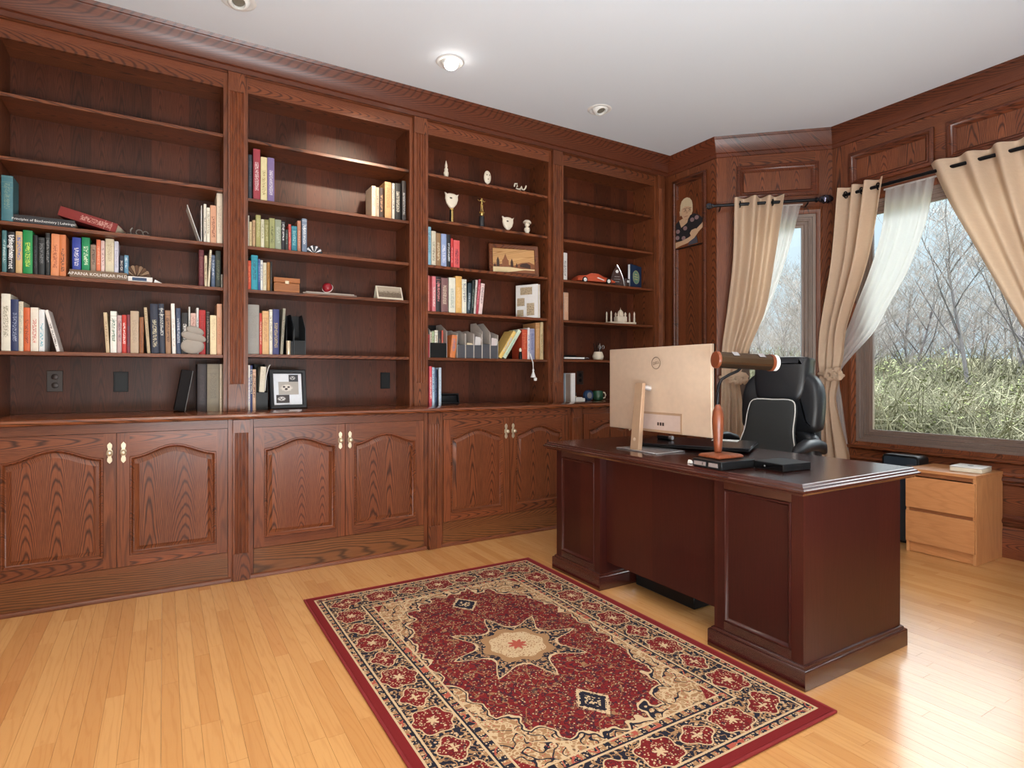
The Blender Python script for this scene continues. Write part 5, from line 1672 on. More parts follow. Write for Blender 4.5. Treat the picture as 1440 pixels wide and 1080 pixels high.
# ------------------------------------------------------------------ rug
r = thing('persian_rug', 'red and navy persian rug with a cream medallion before the desk', 'rug', (1.305, 2.14, 0.0006))
MB().box(-0.678, 0.678, -0.983, 0.983, 0, 0.010).build('woven_pile', rug_m, r, bevel=0.003)
for nm, pts in (('bound_edge', [(-0.682, -0.99, 0.0062), (-0.682, 0.99, 0.0062)]), ('bound_edge', [(0.682, -0.99, 0.0062), (0.682, 0.99, 0.0062)]),
                ('bound_edge', [(-0.676, 0.987, 0.006), (0.676, 0.987, 0.006)]), ('bound_edge', [(-0.676, -0.987, 0.006), (0.676, -0.987, 0.006)])):
    MB().tube(pts, 0.0055, 8).build(nm, rug_red, r)

# ------------------------------------------------------------------ desk
dk = thing('executive_desk', 'dark cherry executive desk with two panelled pedestals beside the rug', 'desk', (2.4, 2.1, 0))
ZT = 0.765
mb = MB()
prof = [(0.020, 0.722), (0.016, 0.730), (0.008, 0.733), (0.002, 0.738), (0.002, 0.744), (0.010, 0.748), (0.012, 0.754), (0.018, 0.756), (0.022, 0.763), (0.026, ZT)]
x0, x1, y0, y1 = 1.985, 2.83, 1.266, 2.955
rings = []
for o_, z in prof:
    ins = o_-0.002
    rings.append([(x0+ins, y0+ins, z), (x1-ins, y0+ins, z), (x1-ins, y1-ins, z), (x0+ins, y1-ins, z)])
mb.loft(rings)
mb.build('desk_top', cherry_y, dk, True, angle=25)


def desk_panel(xf, ya, yb, za, zb, par):
    """recessed field with moulding on a pedestal face looking towards -x"""
    mb = MB()
    sweep(mb, [(ya, za), (yb, za), (yb, zb), (ya, zb)], [(0, 0.001), (0.002, -0.004), (0.008, -0.004), (0.012, 0.004), (0.022, 0.009), (0.022, 0.012), (0, 0.012)], True, lambda a, b, h: (xf+h, a, b))
    mb.build('panel_moulding', cherry_z, par, True)
    MB().box(xf+0.007, xf+0.012, ya+0.012, yb-0.012, za+0.012, zb-0.012).build('panel_field', cherry_z, par, True)


def pedestal(ya, yb):
    xf, xb = 2.04, 2.735
    m = MB()
    m.box(xf+0.014, xb, ya, yb, 0.085, 0.722)
    p = m.build('pedestal', cherry_z, dk, True)
    sw = 0.048
    MB().box(xf, xf+0.0135, ya, ya+sw, 0.085, 0.722).build('stile', cherry_z, p, True)
    MB().box(xf, xf+0.0135, yb-sw, yb, 0.085, 0.722).build('stile', cherry_z, p, True)
    MB().box(xf, xf+0.0135, ya+sw+0.0003, yb-sw-0.0003, 0.085, 0.122).build('rail', cherry_y, p, True)
    MB().box(xf, xf+0.0135, ya+sw+0.0003, yb-sw-0.0003, 0.684, 0.722).build('rail', cherry_y, p, True)
    desk_panel(xf, ya+sw+0.001, yb-sw-0.001, 0.123, 0.683, p)
    # moulded plinth
    mb = MB()
    pr = [(0.0, 0.001), (-0.020, 0.001), (-0.020, 0.070), (-0.017, 0.074), (-0.011, 0.076), (-0.009, 0.083), (-0.003, 0.087), (0, 0.0875)]
    sweep(mb, [(xf, ya), (xb, ya), (xb, yb), (xf, yb)], pr, True, lambda a, b, h: (a, b, h))
    mb.build('plinth', cherry_y, p, True)
    for k, (za, zb) in enumerate(((0.11, 0.30), (0.31, 0.50), (0.51, 0.70))):
        d = MB().box(xb+0.0005, xb+0.018, ya+0.02, yb-0.02, za, zb).build('drawer_front', cherry_y, p, True, bevel=0.003)


pedestal(1.305, 1.712)
pedestal(2.482, 2.888)
MB().box(2.085, 2.103, 1.713, 2.481, 0.145, 0.722).build('modesty_panel', cherry_z, dk, True)
MB().box(2.65, 2.735, 1.713, 2.481, 0.62, 0.722).build('centre_drawer', cherry_y, dk, True, bevel=0.003)
r = thing('foot_rest', 'black foot rest on the floor under the desk', 'foot rest', (2.36, 2.23, 0.0005))
MB().loft([[(-0.1, -0.21, 0), (-0.1, 0.21, 0), (0.1, 0.21, 0), (0.1, -0.21, 0)], [(-0.1, -0.21, 0.075), (-0.1, 0.21, 0.075), (0.1, 0.21, 0.05), (0.1, -0.21, 0.05)]]).build('body', black_m, r, bevel=0.006)
MB().box(-0.085, 0.085, -0.19, 0.19, 0.078, 0.084, 0, RY(R(7))).build('tread', meshc, r)

# ------------------------------------------------------------------ on the desk
DT = ZT+0.0006
mo = thing('computer_monitor', 'large champagne computer monitor seen from behind on the desk', 'monitor', (2.25, 2.285, DT))
MY, MZ0, MZ1 = 0.372, 0.098, 0.553
mb = MB()
mb.loft([[(0.006, -MY+0.004, MZ0+0.004), (0.006, MY-0.004, MZ0+0.004), (0.006, MY-0.004, MZ1-0.004), (0.006, -MY+0.004, MZ1-0.004)],
         [(0.010, -MY, MZ0), (0.010, MY, MZ0), (0.010, MY, MZ1), (0.010, -MY, MZ1)],
         [(0.028, -MY, MZ0), (0.028, MY, MZ0), (0.028, MY, MZ1), (0.028, -MY, MZ1)]])
mb.build('back_housing', champ, mo, bevel=0.002)
MB().box(0.0285, 0.0335, -MY-0.001, MY+0.001, MZ0-0.001, MZ1+0.001).build('display_glass', screen_m, mo)
# recessed connector bay: a rim with a lower field
pn = MB()
sweep(pn, [(-0.19, 0.10), (0.17, 0.10), (0.17, 0.205), (-0.19, 0.205)], [(0, 0.007), (0, 0.004), (0.012, 0.0045), (0.014, 0.007)], True, lambda a, b, h: (h, a, b))
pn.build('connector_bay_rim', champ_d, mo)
MB().box(0.0045, 0.0058, -0.178, 0.158, 0.112, 0.193).build('connector_bay', plain('bay_silver_pink', (198, 176, 166), 0.4, 0.2), mo)
for k in range(3):
    MB().box(0.0036, 0.0044, -0.03-k*0.018, -0.018-k*0.018, 0.135, 0.152).build('socket', dark_m, mo)
mb = MB()
mb.tube([(0.004, -0.008+0.031*math.cos(a*PI/18), 0.467+0.031*math.sin(a*PI/18)) for a in range(37)], 0.0017, 6)
mb.build('logo_ring', plain('logo_grey', (140, 122, 108), 0.35, 0.5), mo)
text('logo_text', 'DELL', 0.021, plain('logo_text_grey', (130, 112, 100), 0.35, 0.5), mo, TR(0.0052, -0.008, 0.467) @ RZ(-PI/2) @ RX(PI/2) @ RZ(R(12)), 0.0006)
mb = MB()
mb.loft([[(-0.098, 0.02, 0.006), (-0.098, 0.082, 0.006), (-0.068, 0.082, 0.006), (-0.068, 0.02, 0.006)], [(-0.062, 0.022, 0.36), (-0.062, 0.08, 0.36), (-0.04, 0.08, 0.36), (-0.04, 0.022, 0.36)]])
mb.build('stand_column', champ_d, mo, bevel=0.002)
MB().tube([(-0.04, 0.05, 0.335), (-0.02, 0.04, 0.335), (0.004, 0.035, 0.33)], 0.014, 14).build('tilt_hinge', silver, mo)
MB().lathe([(0.009, 0), (0.010, 0.001), (0.009, 0.0015)], 14, TR(-0.0925, 0.052, 0.06) @ RY(R(-84))).build('cable_grommet', champ, mo)
MB().loft([[(-0.115, -0.13, 0), (-0.105, 0.185, 0), (0.10, 0.165, 0), (0.10, -0.12, 0)], [(-0.115, -0.13, 0.006), (-0.105, 0.185, 0.006), (0.10, 0.165, 0.006), (0.10, -0.12, 0.006)]]).build('base_plate', silver, mo, bevel=0.0015)

la = thing('closed_laptop', 'wide closed black laptop on a low stand between monitor and chair', 'laptop', (2.575, 2.285, DT), rz=R(30))
MB().box(-0.05, 0.17, -0.27, 0.02, 0, 0.008).build('stand', black_m, la, bevel=0.002)
MB().box(-0.2, 0.2, -0.3, 0.3, 0.0085, 0.02).build('base_half', black_s, la, bevel=0.003)
MB().box(-0.2, 0.2, -0.3, 0.3, 0.0205, 0.028).build('lid', plain('laptop_lid', (34, 34, 40), 0.22, 0.3), la, bevel=0.002)
r = thing('clip_webcam', 'small black and silver camera standing under the monitor edge', 'camera', (2.50, 2.46, DT+0.0288))
MB().box(-0.015, 0.015, -0.045, 0.045, 0, 0.022).build('body', black_m, r, bevel=0.004)
MB().lathe([(0.013, 0), (0.014, 0.004), (0.012, 0.02)], 14, TR(0, -0.046, 0.0145) @ RX(PI/2)).build('lens_barrel', silver, r)
r = thing('paper_sheet', 'white sheet of paper behind the lamp stem near the chair', 'paper', (2.76, 2.24, DT+0.0288), rz=R(30))
MB().box(-0.04, 0.04, -0.07, 0.07, 0, 0.002).build('sheet', paper_w, r)
hub = thing('card_hub', 'black desk hub with two pale slots under the wooden lamp', 'hub', (2.10, 1.72, DT), rz=R(-3))
MB().box(-0.095, 0.11, -0.082, 0.082, 0, 0.036).build('case', black_m, hub, bevel=0.003)
for a, b in ((0.005, 0.072), (-0.062, -0.012)):
    MB().box(-0.0962, -0.0945, a, b, 0.009, 0.026).build('slot_label', silver, hub)
MB().box(-0.0964, -0.0962, 0.02, 0.024, 0.012, 0.023).build('slot_divider', black_m, hub)
lp = thing('desk_lamp', 'wooden-stemmed desk lamp with bronze tube shade on a black gooseneck', 'lamp', (2.12, 1.745, DT+0.0375), rz=R(-3))
mb = MB()
bp = [(-0.075, -0.06), (0.075, -0.06), (0.075, 0.06), (-0.075, 0.06)]
mb.loft([[(a*k, b*k, z) for a, b in bp] for k, z in ((0.96, 0), (1.0, 0.003), (1.0, 0.009), (0.94, 0.014), (0.86, 0.017))])
mb.build('base', lamp_wood, lp, bevel=0.006, segs=2)
zs = DT+0.0375
stem_top = 1.036-zs
MB().lathe([(0.014, 0.0175), (0.0165, 0.022), (0.019, 0.06), (0.0245, 0.13), (0.026, 0.17), (0.0225, 0.2), (0.014, 0.222), (0.008, stem_top)], 22, TR(0.01, 0.025, 0)).build('stem', lamp_wood, lp, angle=60)
sx_, sy_ = 0.01, 0.025
Lx, Ly = 0.8586, -0.5127          # along the picture plane
Mw = ROOT[lp.name].inverted()


def LP(dl, df, z):
    """point by lateral and depth offset from the stem, in lamp space"""
    p = Vector((2.13+Lx*dl+0.5127*df, 1.77+Ly*dl+0.8586*df, z))
    return Mw @ p


gn = [LP(0, 0, 1.034), LP(0.0, 0, 1.09), LP(0.004, 0, 1.12), LP(0.02, 0.005, 1.148), LP(0.055, 0.01, 1.168), LP(0.095, 0.015, 1.185), LP(0.118, 0.018, 1.205), LP(0.126, 0.02, 1.228)]
MB().tube(gn, [0.008, 0.0075, 0.007, 0.0065, 0.0065, 0.0065, 0.0065, 0.0065], 10).build('gooseneck', black_s, lp)
tc0, tc1 = LP(-0.015, -0.005, 1.236), LP(0.288, 0.06, 1.222)
ax = (tc1-tc0).normalized()
q = Vector((0, 0, 1)).rotation_difference(ax).to_matrix().to_4x4()
TL = (tc1-tc0).length
MT_ = Matrix.Translation(tc0) @ q
sh = MB().lathe([(0.030, 0.014), (0.0365, 0.0145), (0.0365, TL-0.038), (0.030, TL-0.0375)], 28, MT_).build('tube_shade', bronze, lp)
MB().lathe([(0.02, 0), (0.036, 0.001), (0.039, 0.005), (0.039, 0.013), (0.03, 0.0135)], 28, MT_).build('wood_ring', lamp_wood, lp)
MB().lathe([(0.03, TL-0.037), (0.039, TL-0.0365), (0.039, TL-0.022), (0.03, TL-0.0215)], 28, MT_).build('wood_ring', lamp_wood, lp)
MB().lathe([(0.03, TL-0.021), (0.037, TL-0.0205), (0.037, TL-0.003), (0.032, TL), (0.001, TL)], 28, MT_).build('cream_end_cap', paper_w, lp)
for zz in (0.075, 0.205):
    d = MB().box(-0.0, 0.0012, -0.014, 0.014, zz, zz+0.03, 0, MT_ @ RZ(R(200)) @ TR(0.0368, 0, 0))
    d.build('sticker', silver, lp)
bx = thing('black_drive_box', 'flat black drive box on the desk right of the lamp', 'box', (2.292, 1.551, DT), rz=R(-3))
MB().box(-0.1, 0.075, -0.07, 0.075, 0.0, 0.032).build('case', black_m, bx, bevel=0.002)
MB().box(-0.1008, -0.1, -0.065, 0.07, 0.005, 0.028).build('front_plate', screen_m, bx)
MB().lathe([(0.004, 0), (0.004, 0.001)], 10, TR(-0.101, 0.02, 0.016) @ RY(-PI/2)).build('power_led', silver, bx)
r = thing('mouse_dongle', 'tiny white cable plug left of the black hub', 'plug', (2.055, 1.86, DT))
MB().loft([[(-0.008, -0.012, 0), (-0.008, 0.012, 0), (0.01, 0.012, 0), (0.01, -0.012, 0)], [(-0.006, -0.008, 0.018), (-0.006, 0.008, 0.018), (0.006, 0.008, 0.012), (0.006, -0.008, 0.012)]]).build('plug_body', white_m, r, bevel=0.002)
MB().tube([(0.01, 0, 0.006), (0.03, -0.004, 0.004), (0.06, -0.004, 0.003), (0.09, 0.01, 0.003)], 0.0022, 6).build('cable', white_m, r)

# ------------------------------------------------------------------ office chair


def pillow(outline, th, M, edge=0.03):
    """padded cushion: outline in (y, z), thickness along x"""
    mb = MB()
    rings = []
    for ins, x in ((edge*1.3, -th*0.5), (edge*0.4, -th*0.42), (0, -th*0.15), (0, th*0.15), (edge*0.4, th*0.42), (edge*1.3, th*0.5), (edge*2.6, th*0.56)):
        P = inset(outline, ins) if ins else outline
        rings.append([(x, a, b) for a, b in P])
    mb.loft(rings, M=M)
    return mb


def smooth_outline(pts, n=4):
    out = []
    N = len(pts)
    for i in range(N):
        p0, p1, p2, p3 = [Vector(pts[(i+k-1) % N]) for k in range(4)]
        for j in range(n):
            t = j/n
            out.append(tuple(0.5*((2*p1)+(p2-p0)*t+(2*p0-5*p1+4*p2-p3)*t*t+(3*p1-p0-3*p2+p3)*t**3)))
    return out


CH_ = thing('office_chair', 'black leather executive office chair with thick headrest behind the desk', 'chair', (3.55, 2.42, 0), rz=R(180+9))
# chair space: +x is where the sitter looks, y across, z up
tilt = RY(R(-7))
Bk = TR(-0.20, 0, 0.47) @ tilt
for s in (-1, 1):
    up_ = smooth_outline([(s*0.04, 0.33), (s*0.25, 0.31), (s*0.285, 0.40), (s*0.285, 0.56), (s*0.25, 0.66), (s*0.17, 0.72), (s*0.06, 0.70)])
    lo_ = smooth_outline([(s*0.10, 0.02), (s*0.235, 0.02), (s*0.275, 0.10), (s*0.275, 0.22), (s*0.23, 0.30), (s*0.11, 0.30)])
    if s < 0:
        up_, lo_ = up_[::-1], lo_[::-1]
    pillow(up_, 0.12, Bk @ TR(0.015, 0, 0) @ RZ(R(s*-12)), 0.025).build('shoulder_bolster', leather, CH_, angle=70)
    pillow(lo_, 0.11, Bk @ TR(0.01, 0, 0) @ RZ(R(s*-14)), 0.022).build('lumbar_bolster', leather, CH_, angle=70)
cen = smooth_outline([(-0.2, 0.02), (0.2, 0.02), (0.225, 0.3), (0.215, 0.62), (0.15, 0.68), (-0.15, 0.68), (-0.215, 0.62), (-0.225, 0.3)])
pillow(cen, 0.1, Bk @ TR(-0.045, 0, 0), 0.02).build('backrest', leather, CH_, angle=70)
hd = smooth_outline([(-0.11, 0.49), (0.11, 0.49), (0.18, 0.58), (0.19, 0.77), (0.165, 0.822), (-0.165, 0.822), (-0.19, 0.77), (-0.18, 0.58)])
pillow(hd, 0.15, Bk @ TR(0.055, 0, 0), 0.022).build('headrest', leather, CH_, angle=70)
mb = MB().box(-0.26, 0.27, -0.27, 0.27, 0.42, 0.53)
mb.build('seat', leather, CH_, bevel=0.045, segs=4, angle=70)
for s in (-1, 1):
    mb = MB()
    pth = [(-0.16, s*0.30, 0.66), (-0.11, s*0.305, 0.70), (0.0, s*0.31, 0.722), (0.12, s*0.31, 0.722), (0.22, s*0.305, 0.70), (0.27, s*0.30, 0.675)]
    mb.tube(pth, [0.022, 0.036, 0.042, 0.042, 0.038, 0.02], 12)
    mb.build('armrest_pad', leather, CH_, angle=70)
    MB().tube([(0.17, s*0.30, 0.672), (0.12, s*0.305, 0.56), (0.02, s*0.29, 0.46), (-0.05, s*0.26, 0.44)], 0.02, 8).build('arm_bracket', silver, CH_)
MB().lathe([(0.03, 0.12), (0.03, 0.28), (0.022, 0.281), (0.022, 0.415)], 14).build('gas_column', black_s, CH_)
MB().box(-0.1, 0.1, -0.09, 0.09, 0.39, 0.419).build('tilt_mechanism', black_m, CH_)
for k in range(5):
    a = 2*PI*k/5+0.3
    lg = MB().tube([(0.02*math.cos(a), 0.02*math.sin(a), 0.13), (0.17*math.cos(a), 0.17*math.sin(a), 0.11), (0.31*math.cos(a), 0.31*math.sin(a), 0.08)], [0.028, 0.022, 0.016], 8).build('base_leg', black_m, CH_)
    MB().lathe([(0.02, -0.02), (0.03, -0.018), (0.03, 0.018), (0.02, 0.02)], 14, TR(0.31*math.cos(a), 0.31*math.sin(a), 0.0325) @ RZ(a+PI/2) @ RX(PI/2)).build('caster', black_m, lg)
lc = thing('lumbar_cushion', 'charcoal mesh lumbar cushion with white piping leaning on the chair', 'cushion', (3.55, 2.42, 0.0), rz=R(180+9))
lo = smooth_outline([(-0.19, 0.545), (0.19, 0.545), (0.205, 0.60), (0.17, 0.76), (0.165, 0.90), (0.135, 0.975), (0.0, 0.98), (-0.135, 0.975), (-0.165, 0.90), (-0.17, 0.76), (-0.205, 0.60)])
Ml = TR(0.0, 0, 0) @ TR(0.045, 0, 0.575) @ RY(R(-17)) @ TR(0, 0, -0.54)
pillow(lo, 0.06, Ml, 0.012).build('mesh_pad', meshc, lc, angle=70)
mb = MB()
mb.tube([Ml @ Vector((0.022, a, b)) for a, b in lo+[lo[0]]], 0.0042, 6)
mb.build('piping', piping, lc)
for o in (CH_, lc):
    o.location.x += 0.013
    o.location.y += 0.116

# ------------------------------------------------------------------ beech chest, white box, black case
nd = thing('drawer_chest', 'small beech chest of two handleless drawers under the big window', 'drawer chest', (4.25, 1.80, 0))
a0, a1 = -0.197, 0.195
XB = 0.385
MB().box(0.012, XB, a0, a0+0.018, 0.001, 0.533).build('side_panel', beech_z, nd)
MB().box(0.012, XB, a1-0.018, a1, 0.001, 0.533).build('side_panel', beech_z, nd)
MB().box(XB-0.008, XB, a0+0.0185, a1-0.0185, 0.05, 0.533).build('back_panel', beech_z, nd)
MB().box(0.0, XB+0.002, a0-0.002, a1+0.002, 0.5335, 0.553).build('top', beech_y, nd, bevel=0.0015)
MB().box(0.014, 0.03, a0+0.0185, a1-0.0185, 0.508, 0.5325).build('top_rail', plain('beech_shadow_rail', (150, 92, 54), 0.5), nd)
MB().box(0.025, 0.04, a0+0.0185, a1-0.0185, 0.002, 0.075).build('toe_board', beech_y, nd)
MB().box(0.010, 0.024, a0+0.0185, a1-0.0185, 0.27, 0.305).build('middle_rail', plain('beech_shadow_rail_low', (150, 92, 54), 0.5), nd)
for za, zb in ((0.072, 0.275), (0.298, 0.502)):
    d = MB().box(-0.006, 0.0095, a0+0.0035, a1-0.0035, za, zb).build('drawer_front', beech_y, nd, bevel=0.0012)
    MB().box(0.032, XB-0.02, a0+0.022, a1-0.022, za+0.01, zb-0.02).build('drawer_box', beech_z, d)
r = thing('white_router_box', 'flat white box with cream side lying on the beech chest', 'box', (4.45, 1.705, 0.5535), rz=R(4))
MB().box(-0.09, 0.085, -0.085, 0.085, 0, 0.026).build('body', paper, r, bevel=0.004, segs=2)
MB().box(-0.091, 0.086, -0.086, 0.086, 0.0262, 0.034).build('lid', white_m, r, bevel=0.003)
MB().lathe([(0.016, 0), (0.016, 0.0008)], 16, TR(0, 0, 0.0341)).build('logo_dot', grey_m, r)
r = thing('equipment_case', 'black case with rounded top corners between desk and beech chest', 'case', (4.50, 2.115, 0.0005))
mb = MB()
out = [(-0.12, 0), (0.12, 0), (0.12, 0.575)]+[(0.09+0.03*math.cos(t*PI/10), 0.58+0.03*math.sin(t*PI/10)) for t in range(6)]+[(-0.09-0.03*math.sin(t*PI/10), 0.58+0.03*math.cos(t*PI/10)) for t in range(6)]+[(-0.12, 0.575)]
mb.prism(out, -0.07, 0.07, lambda a, b, h: (h, a, b))
mb.build('shell', black_m, r, bevel=0.006, segs=2)
MB().prism(inset(out, 0.016), -0.074, -0.0705, lambda a, b, h: (h, a, b)).build('front_plate', plain('case_front', (44, 54, 64), 0.3), r)
MB().tube([(-0.0745, -0.09, 0.55), (-0.0745, -0.045, 0.545)], 0.002, 6).build('badge', silver, r)

# ------------------------------------------------------------------ portrait plaque on the narrow wall
pq = thing('portrait_plaque', 'wooden plaque with inlaid portrait of an old person in dark flowered shirt', 'picture', (3.99, 3.777, 2.315))


def PQ(px, py):
    a = (px-185)/315*0.316
    z = (985-(px-185)*0.159-py)*0.000755
    return (a, z)


def inlay(name, pts, t0, t1, m):
    MB().prism([PQ(*p) for p in pts], t0, t1, lambda a, b, h: (-h, -a, b)).build(name, m, pq)


MB().box(-0.006, 0.006, -0.316, 0, 0, 0.44).build('board', oak_z, pq)
MB().box(-0.0075, 0.006, -0.316, 0, -0.008, -0.0003).build('bottom_edge', black_m, pq)
skin, hair_c, shirt, flow = plain('inlay_face', (196, 160, 128), 0.6), plain('inlay_hair', (204, 184, 150), 0.6), plain('inlay_shirt', (34, 32, 36), 0.6), plain('inlay_flower', (140, 112, 112), 0.6)
inlay('hair', [(238, 560), (243, 470), (258, 425), (285, 398), (318, 388), (350, 402), (372, 435), (382, 480), (382, 560), (366, 600), (300, 560), (255, 600)], 0.0065, 0.008, hair_c)
inlay('face', [(256, 520), (300, 492), (345, 498), (370, 520), (372, 570), (356, 612), (332, 642), (300, 652), (272, 632), (254, 585)], 0.0082, 0.0095, skin)
inlay('ear', [(232, 545), (246, 535), (250, 590), (238, 605)], 0.0082, 0.009, skin)
inlay('neck', [(225, 655), (268, 632), (302, 654), (330, 644), (320, 690), (255, 745), (240, 700)], 0.0065, 0.008, skin)
inlay('shirt', [(190, 690), (228, 652), (250, 742), (320, 690), (352, 610), (400, 588), (450, 612), (497, 660), (482, 720), (430, 770), (390, 800), (330, 870), (280, 900), (190, 895)], 0.0082, 0.0095, shirt)
inlay('forearm', [(188, 912), (280, 890), (345, 860), (390, 830), (432, 785), (446, 815), (405, 872), (330, 925), (240, 955), (188, 980)], 0.0098, 0.0112, skin)
inlay('hand', [(355, 815), (375, 780), (420, 765), (446, 780), (440, 820), (400, 850), (370, 850)], 0.0114, 0.0125, skin)
inlay('sleeve_arm', [(430, 768), (496, 705), (497, 760), (447, 812)], 0.0098, 0.011, skin)
inlay('trousers', [(360, 890), (420, 840), (440, 930), (330, 955)], 0.0065, 0.008, plain('inlay_trouser', (70, 72, 84), 0.6))
for fx, fy in ((380, 660), (300, 750), (215, 780), (210, 855), (430, 640), (282, 865)):
    inlay('flower', [(fx+24*math.cos(k*PI/4), fy+26*math.sin(k*PI/4)) for k in range(8)], 0.0098, 0.0105, flow)
ink = plain('inlay_line', (60, 44, 36), 0.6)
for a, b in ((278, 328), (332, 372)):
    inlay('spectacle_rim', [(a, 520), (b, 512), (b, 516), (a, 525)], 0.0096, 0.0104, ink)
    inlay('spectacle_rim', [(a+4, 552), (b-4, 546), (b-4, 549), (a+4, 556)], 0.0096, 0.0104, ink)
    inlay('eye', [((a+b)/2-8, 533), ((a+b)/2+8, 530), ((a+b)/2+8, 538), ((a+b)/2-8, 541)], 0.0096, 0.0104, ink)
inlay('mouth', [(288, 612), (330, 606), (330, 611), (288, 618)], 0.0096, 0.0104, plain('inlay_lip', (150, 90, 76), 0.6))
inlay('nose', [(322, 540), (332, 574), (312, 580), (306, 574)], 0.0096, 0.0106, plain('inlay_nose', (176, 138, 108), 0.6))

# ------------------------------------------------------------------ curtain rods and curtains


def finial_twist(r, M):
    mb = MB()
    n, K = 6, 18
    rings = []
    for k in range(K+1):
        t = k/K
        rad = 0.011+0.024*math.sin(PI*t)**0.8
        rings.append([(rad*math.cos(2*PI*j/n+t*3.4), rad*math.sin(2*PI*j/n+t*3.4), t*0.11) for j in range(n)])
    mb.loft(rings, M=M)
    return mb.build('twisted_finial', plain('finial_black_nickel', (70, 66, 76), 0.18, 0.9), r, angle=15)


def rod(label, wf, s0, s1, z, t, left, right, loc_name='curtain_rod'):
    p = wf.p((s0+s1)/2, t, z)
    ang = math.atan2(wf.d.y, wf.d.x)
    r = thing(loc_name, label, 'curtain rod', p, rz=ang)
    h = (s1-s0)/2
    MB().tube([(-h, 0, 0), (h, 0, 0)], 0.0125, 14).build('rod_bar', black_s, r)
    for k in (-0.86, 0.88):
        n_ = 1 if wf.M.to_3x3().determinant() > 0 else -1
        MB().tube([(k*h, 0, -0.001), (k*h, -n_*0.04, -0.02), (k*h, -n_*(t-0.004), -0.022)], 0.006, 8).build('bracket', black_s, r)
    if left:
        MB().lathe([(0.0135, 0), (0.018, 0.006), (0.016, 0.015), (0.024, 0.022), (0.028, 0.04), (0.02, 0.058), (0.004, 0.062)], 8, TR(-h, 0, 0) @ RY(-PI/2)).build('faceted_finial', plain('finial_smoked', (90, 92, 100), 0.12, 0.8), r, angle=15)
    if right:
        MB().lathe([(0.0135, 0), (0.02, 0.005), (0.02, 0.018), (0.012, 0.024)], 14, TR(h, 0, 0) @ RY(PI/2)).build('collar', black_s, r)
        finial_twist(r, TR(h+0.024, 0, 0) @ RY(PI/2))
    return r


rod('black curtain rod with twisted finial above the narrow bay window', WA, -0.035, 0.735, 2.572, 0.10, True, True)
rod('black curtain rod with grommet curtains above the big window', WW, 0.13, 2.725-1.24, 2.572, 0.10, False, True)


def interp(rows, z):
    for i in range(len(rows)-1):
        if rows[i][0] >= z >= rows[i+1][0]:
            t = (rows[i][0]-z)/(rows[i][0]-rows[i+1][0])
            p0, p1, p2, p3 = rows[max(i-1, 0)], rows[i], rows[i+1], rows[min(i+2, len(rows)-1)]
            h = p2[0]-p1[0]
            out = []
            for k in range(1, len(p1)):
                d1 = (p2[k]-p0[k])/(p2[0]-p0[0]) if p2[0] != p0[0] else 0
                d2 = (p3[k]-p1[k])/(p3[0]-p1[0]) if p3[0] != p1[0] else 0
                out.append((2*t**3-3*t*t+1)*p1[k]+(t**3-2*t*t+t)*h*d1+(3*t*t-2*t**3)*p2[k]+(t**3-t*t)*h*d2)
            return out
    return rows[-1][1:]


def cloth_sheet(wf, rows, t0, pleats, mat, name, par, nj=90, ni=70, ph=0.0, seed=1):
    """rows: (z, s_left, s_right, pleat depth, pull from wall)"""
    rg = random.Random(seed)
    ph2 = [rg.uniform(-0.5, 0.5) for _ in range(pleats+2)]
    mb = MB()
    z1, z0 = rows[0][0], rows[-1][0]
    vs, fs = [], []
    for i in range(ni+1):
        z = z1+(z0-z1)*i/ni
        sl, sr, am, to = interp(rows, z)
        for j in range(nj+1):
            u = j/nj
            a = 2*PI*pleats*(u+0.02*math.sin(7*u+seed))+ph
            sh_ = math.sin(a)
            prof_ = sh_
            w2 = 0.3*math.sin(a*0.53+i*0.02+seed*2)
            t = t0+to+am*(prof_+w2)
            s_ = sl+(sr-sl)*u
            vs.append(wf.p(s_, t, z))
    for i in range(ni):
        for j in range(nj):
            k = i*(nj+1)+j
            fs.append((k, k+1, k+nj+2, k+nj+1))
    mb.add(vs, fs)
    o = mb.build(name, mat, par, True, angle=180)
    return o


def tie_band(wf, r, s0, s1, z, t, side):
    """gathered tie-back: a rolled band and a ruffled rosette"""
    mb = MB()
    P = []
    for k in range(17):
        a = 2*PI*k/16
        P.append(wf.p((s0+s1)/2+(s1-s0)/2*1.06*math.cos(a), t+0.05*math.sin(a), z-0.008*math.cos(a)))
    mb.tube(P, 0.014, 8)
    mb.build('tie_band', linen, r, True, angle=80)
    rg = random.Random(int(abs(s0)*1000))
    for cx_ in ((s0+s1)/2+side*0.03, s1 if side > 0 else s0):
        for k in range(9):
            a = 2*PI*k/9+rg.uniform(-0.2, 0.2)
            L_ = rg.uniform(0.04, 0.06)
            c = wf.p(cx_, t+0.055, z)
            d = wf.d.to_3d()*math.cos(a)+Vector((0, 0, 1))*math.sin(a)
            n_ = wf.n.to_3d()
            e_ = d.cross(n_)
            m2 = MB()
            pts = []
            for uu, wd, lift in ((0.15, 0.006, 0.016), (0.5, 0.016, 0.026), (0.85, 0.024, 0.018), (1.0, 0.018, 0.006)):
                b = c+d*L_*uu+n_*lift
                pts.append([b-e_*wd+n_*0.006, b, b+e_*wd+n_*0.006, b+e_*wd*0.9+n_*0.003, b-n_*0.003, b-e_*wd*0.9+n_*0.003])
            m2.loft(pts)
            m2.build('ruffle_petal', linen, r, True, angle=80)


def grommets(wf, r, ss, z, t):
    for s_ in ss:
        mb = MB()
        c = wf.p(s_, t, z)
        ring = []
        for k in range(17):
            a = 2*PI*k/16
            ring.append(c+wf.n.to_3d()*0.024*math.cos(a)+Vector((0, 0, 0.024*math.sin(a))))
        mb.tube(ring, 0.005, 6)
        mb.build('grommet', black_s, r, True)


def y2s(y): return 2.725-y


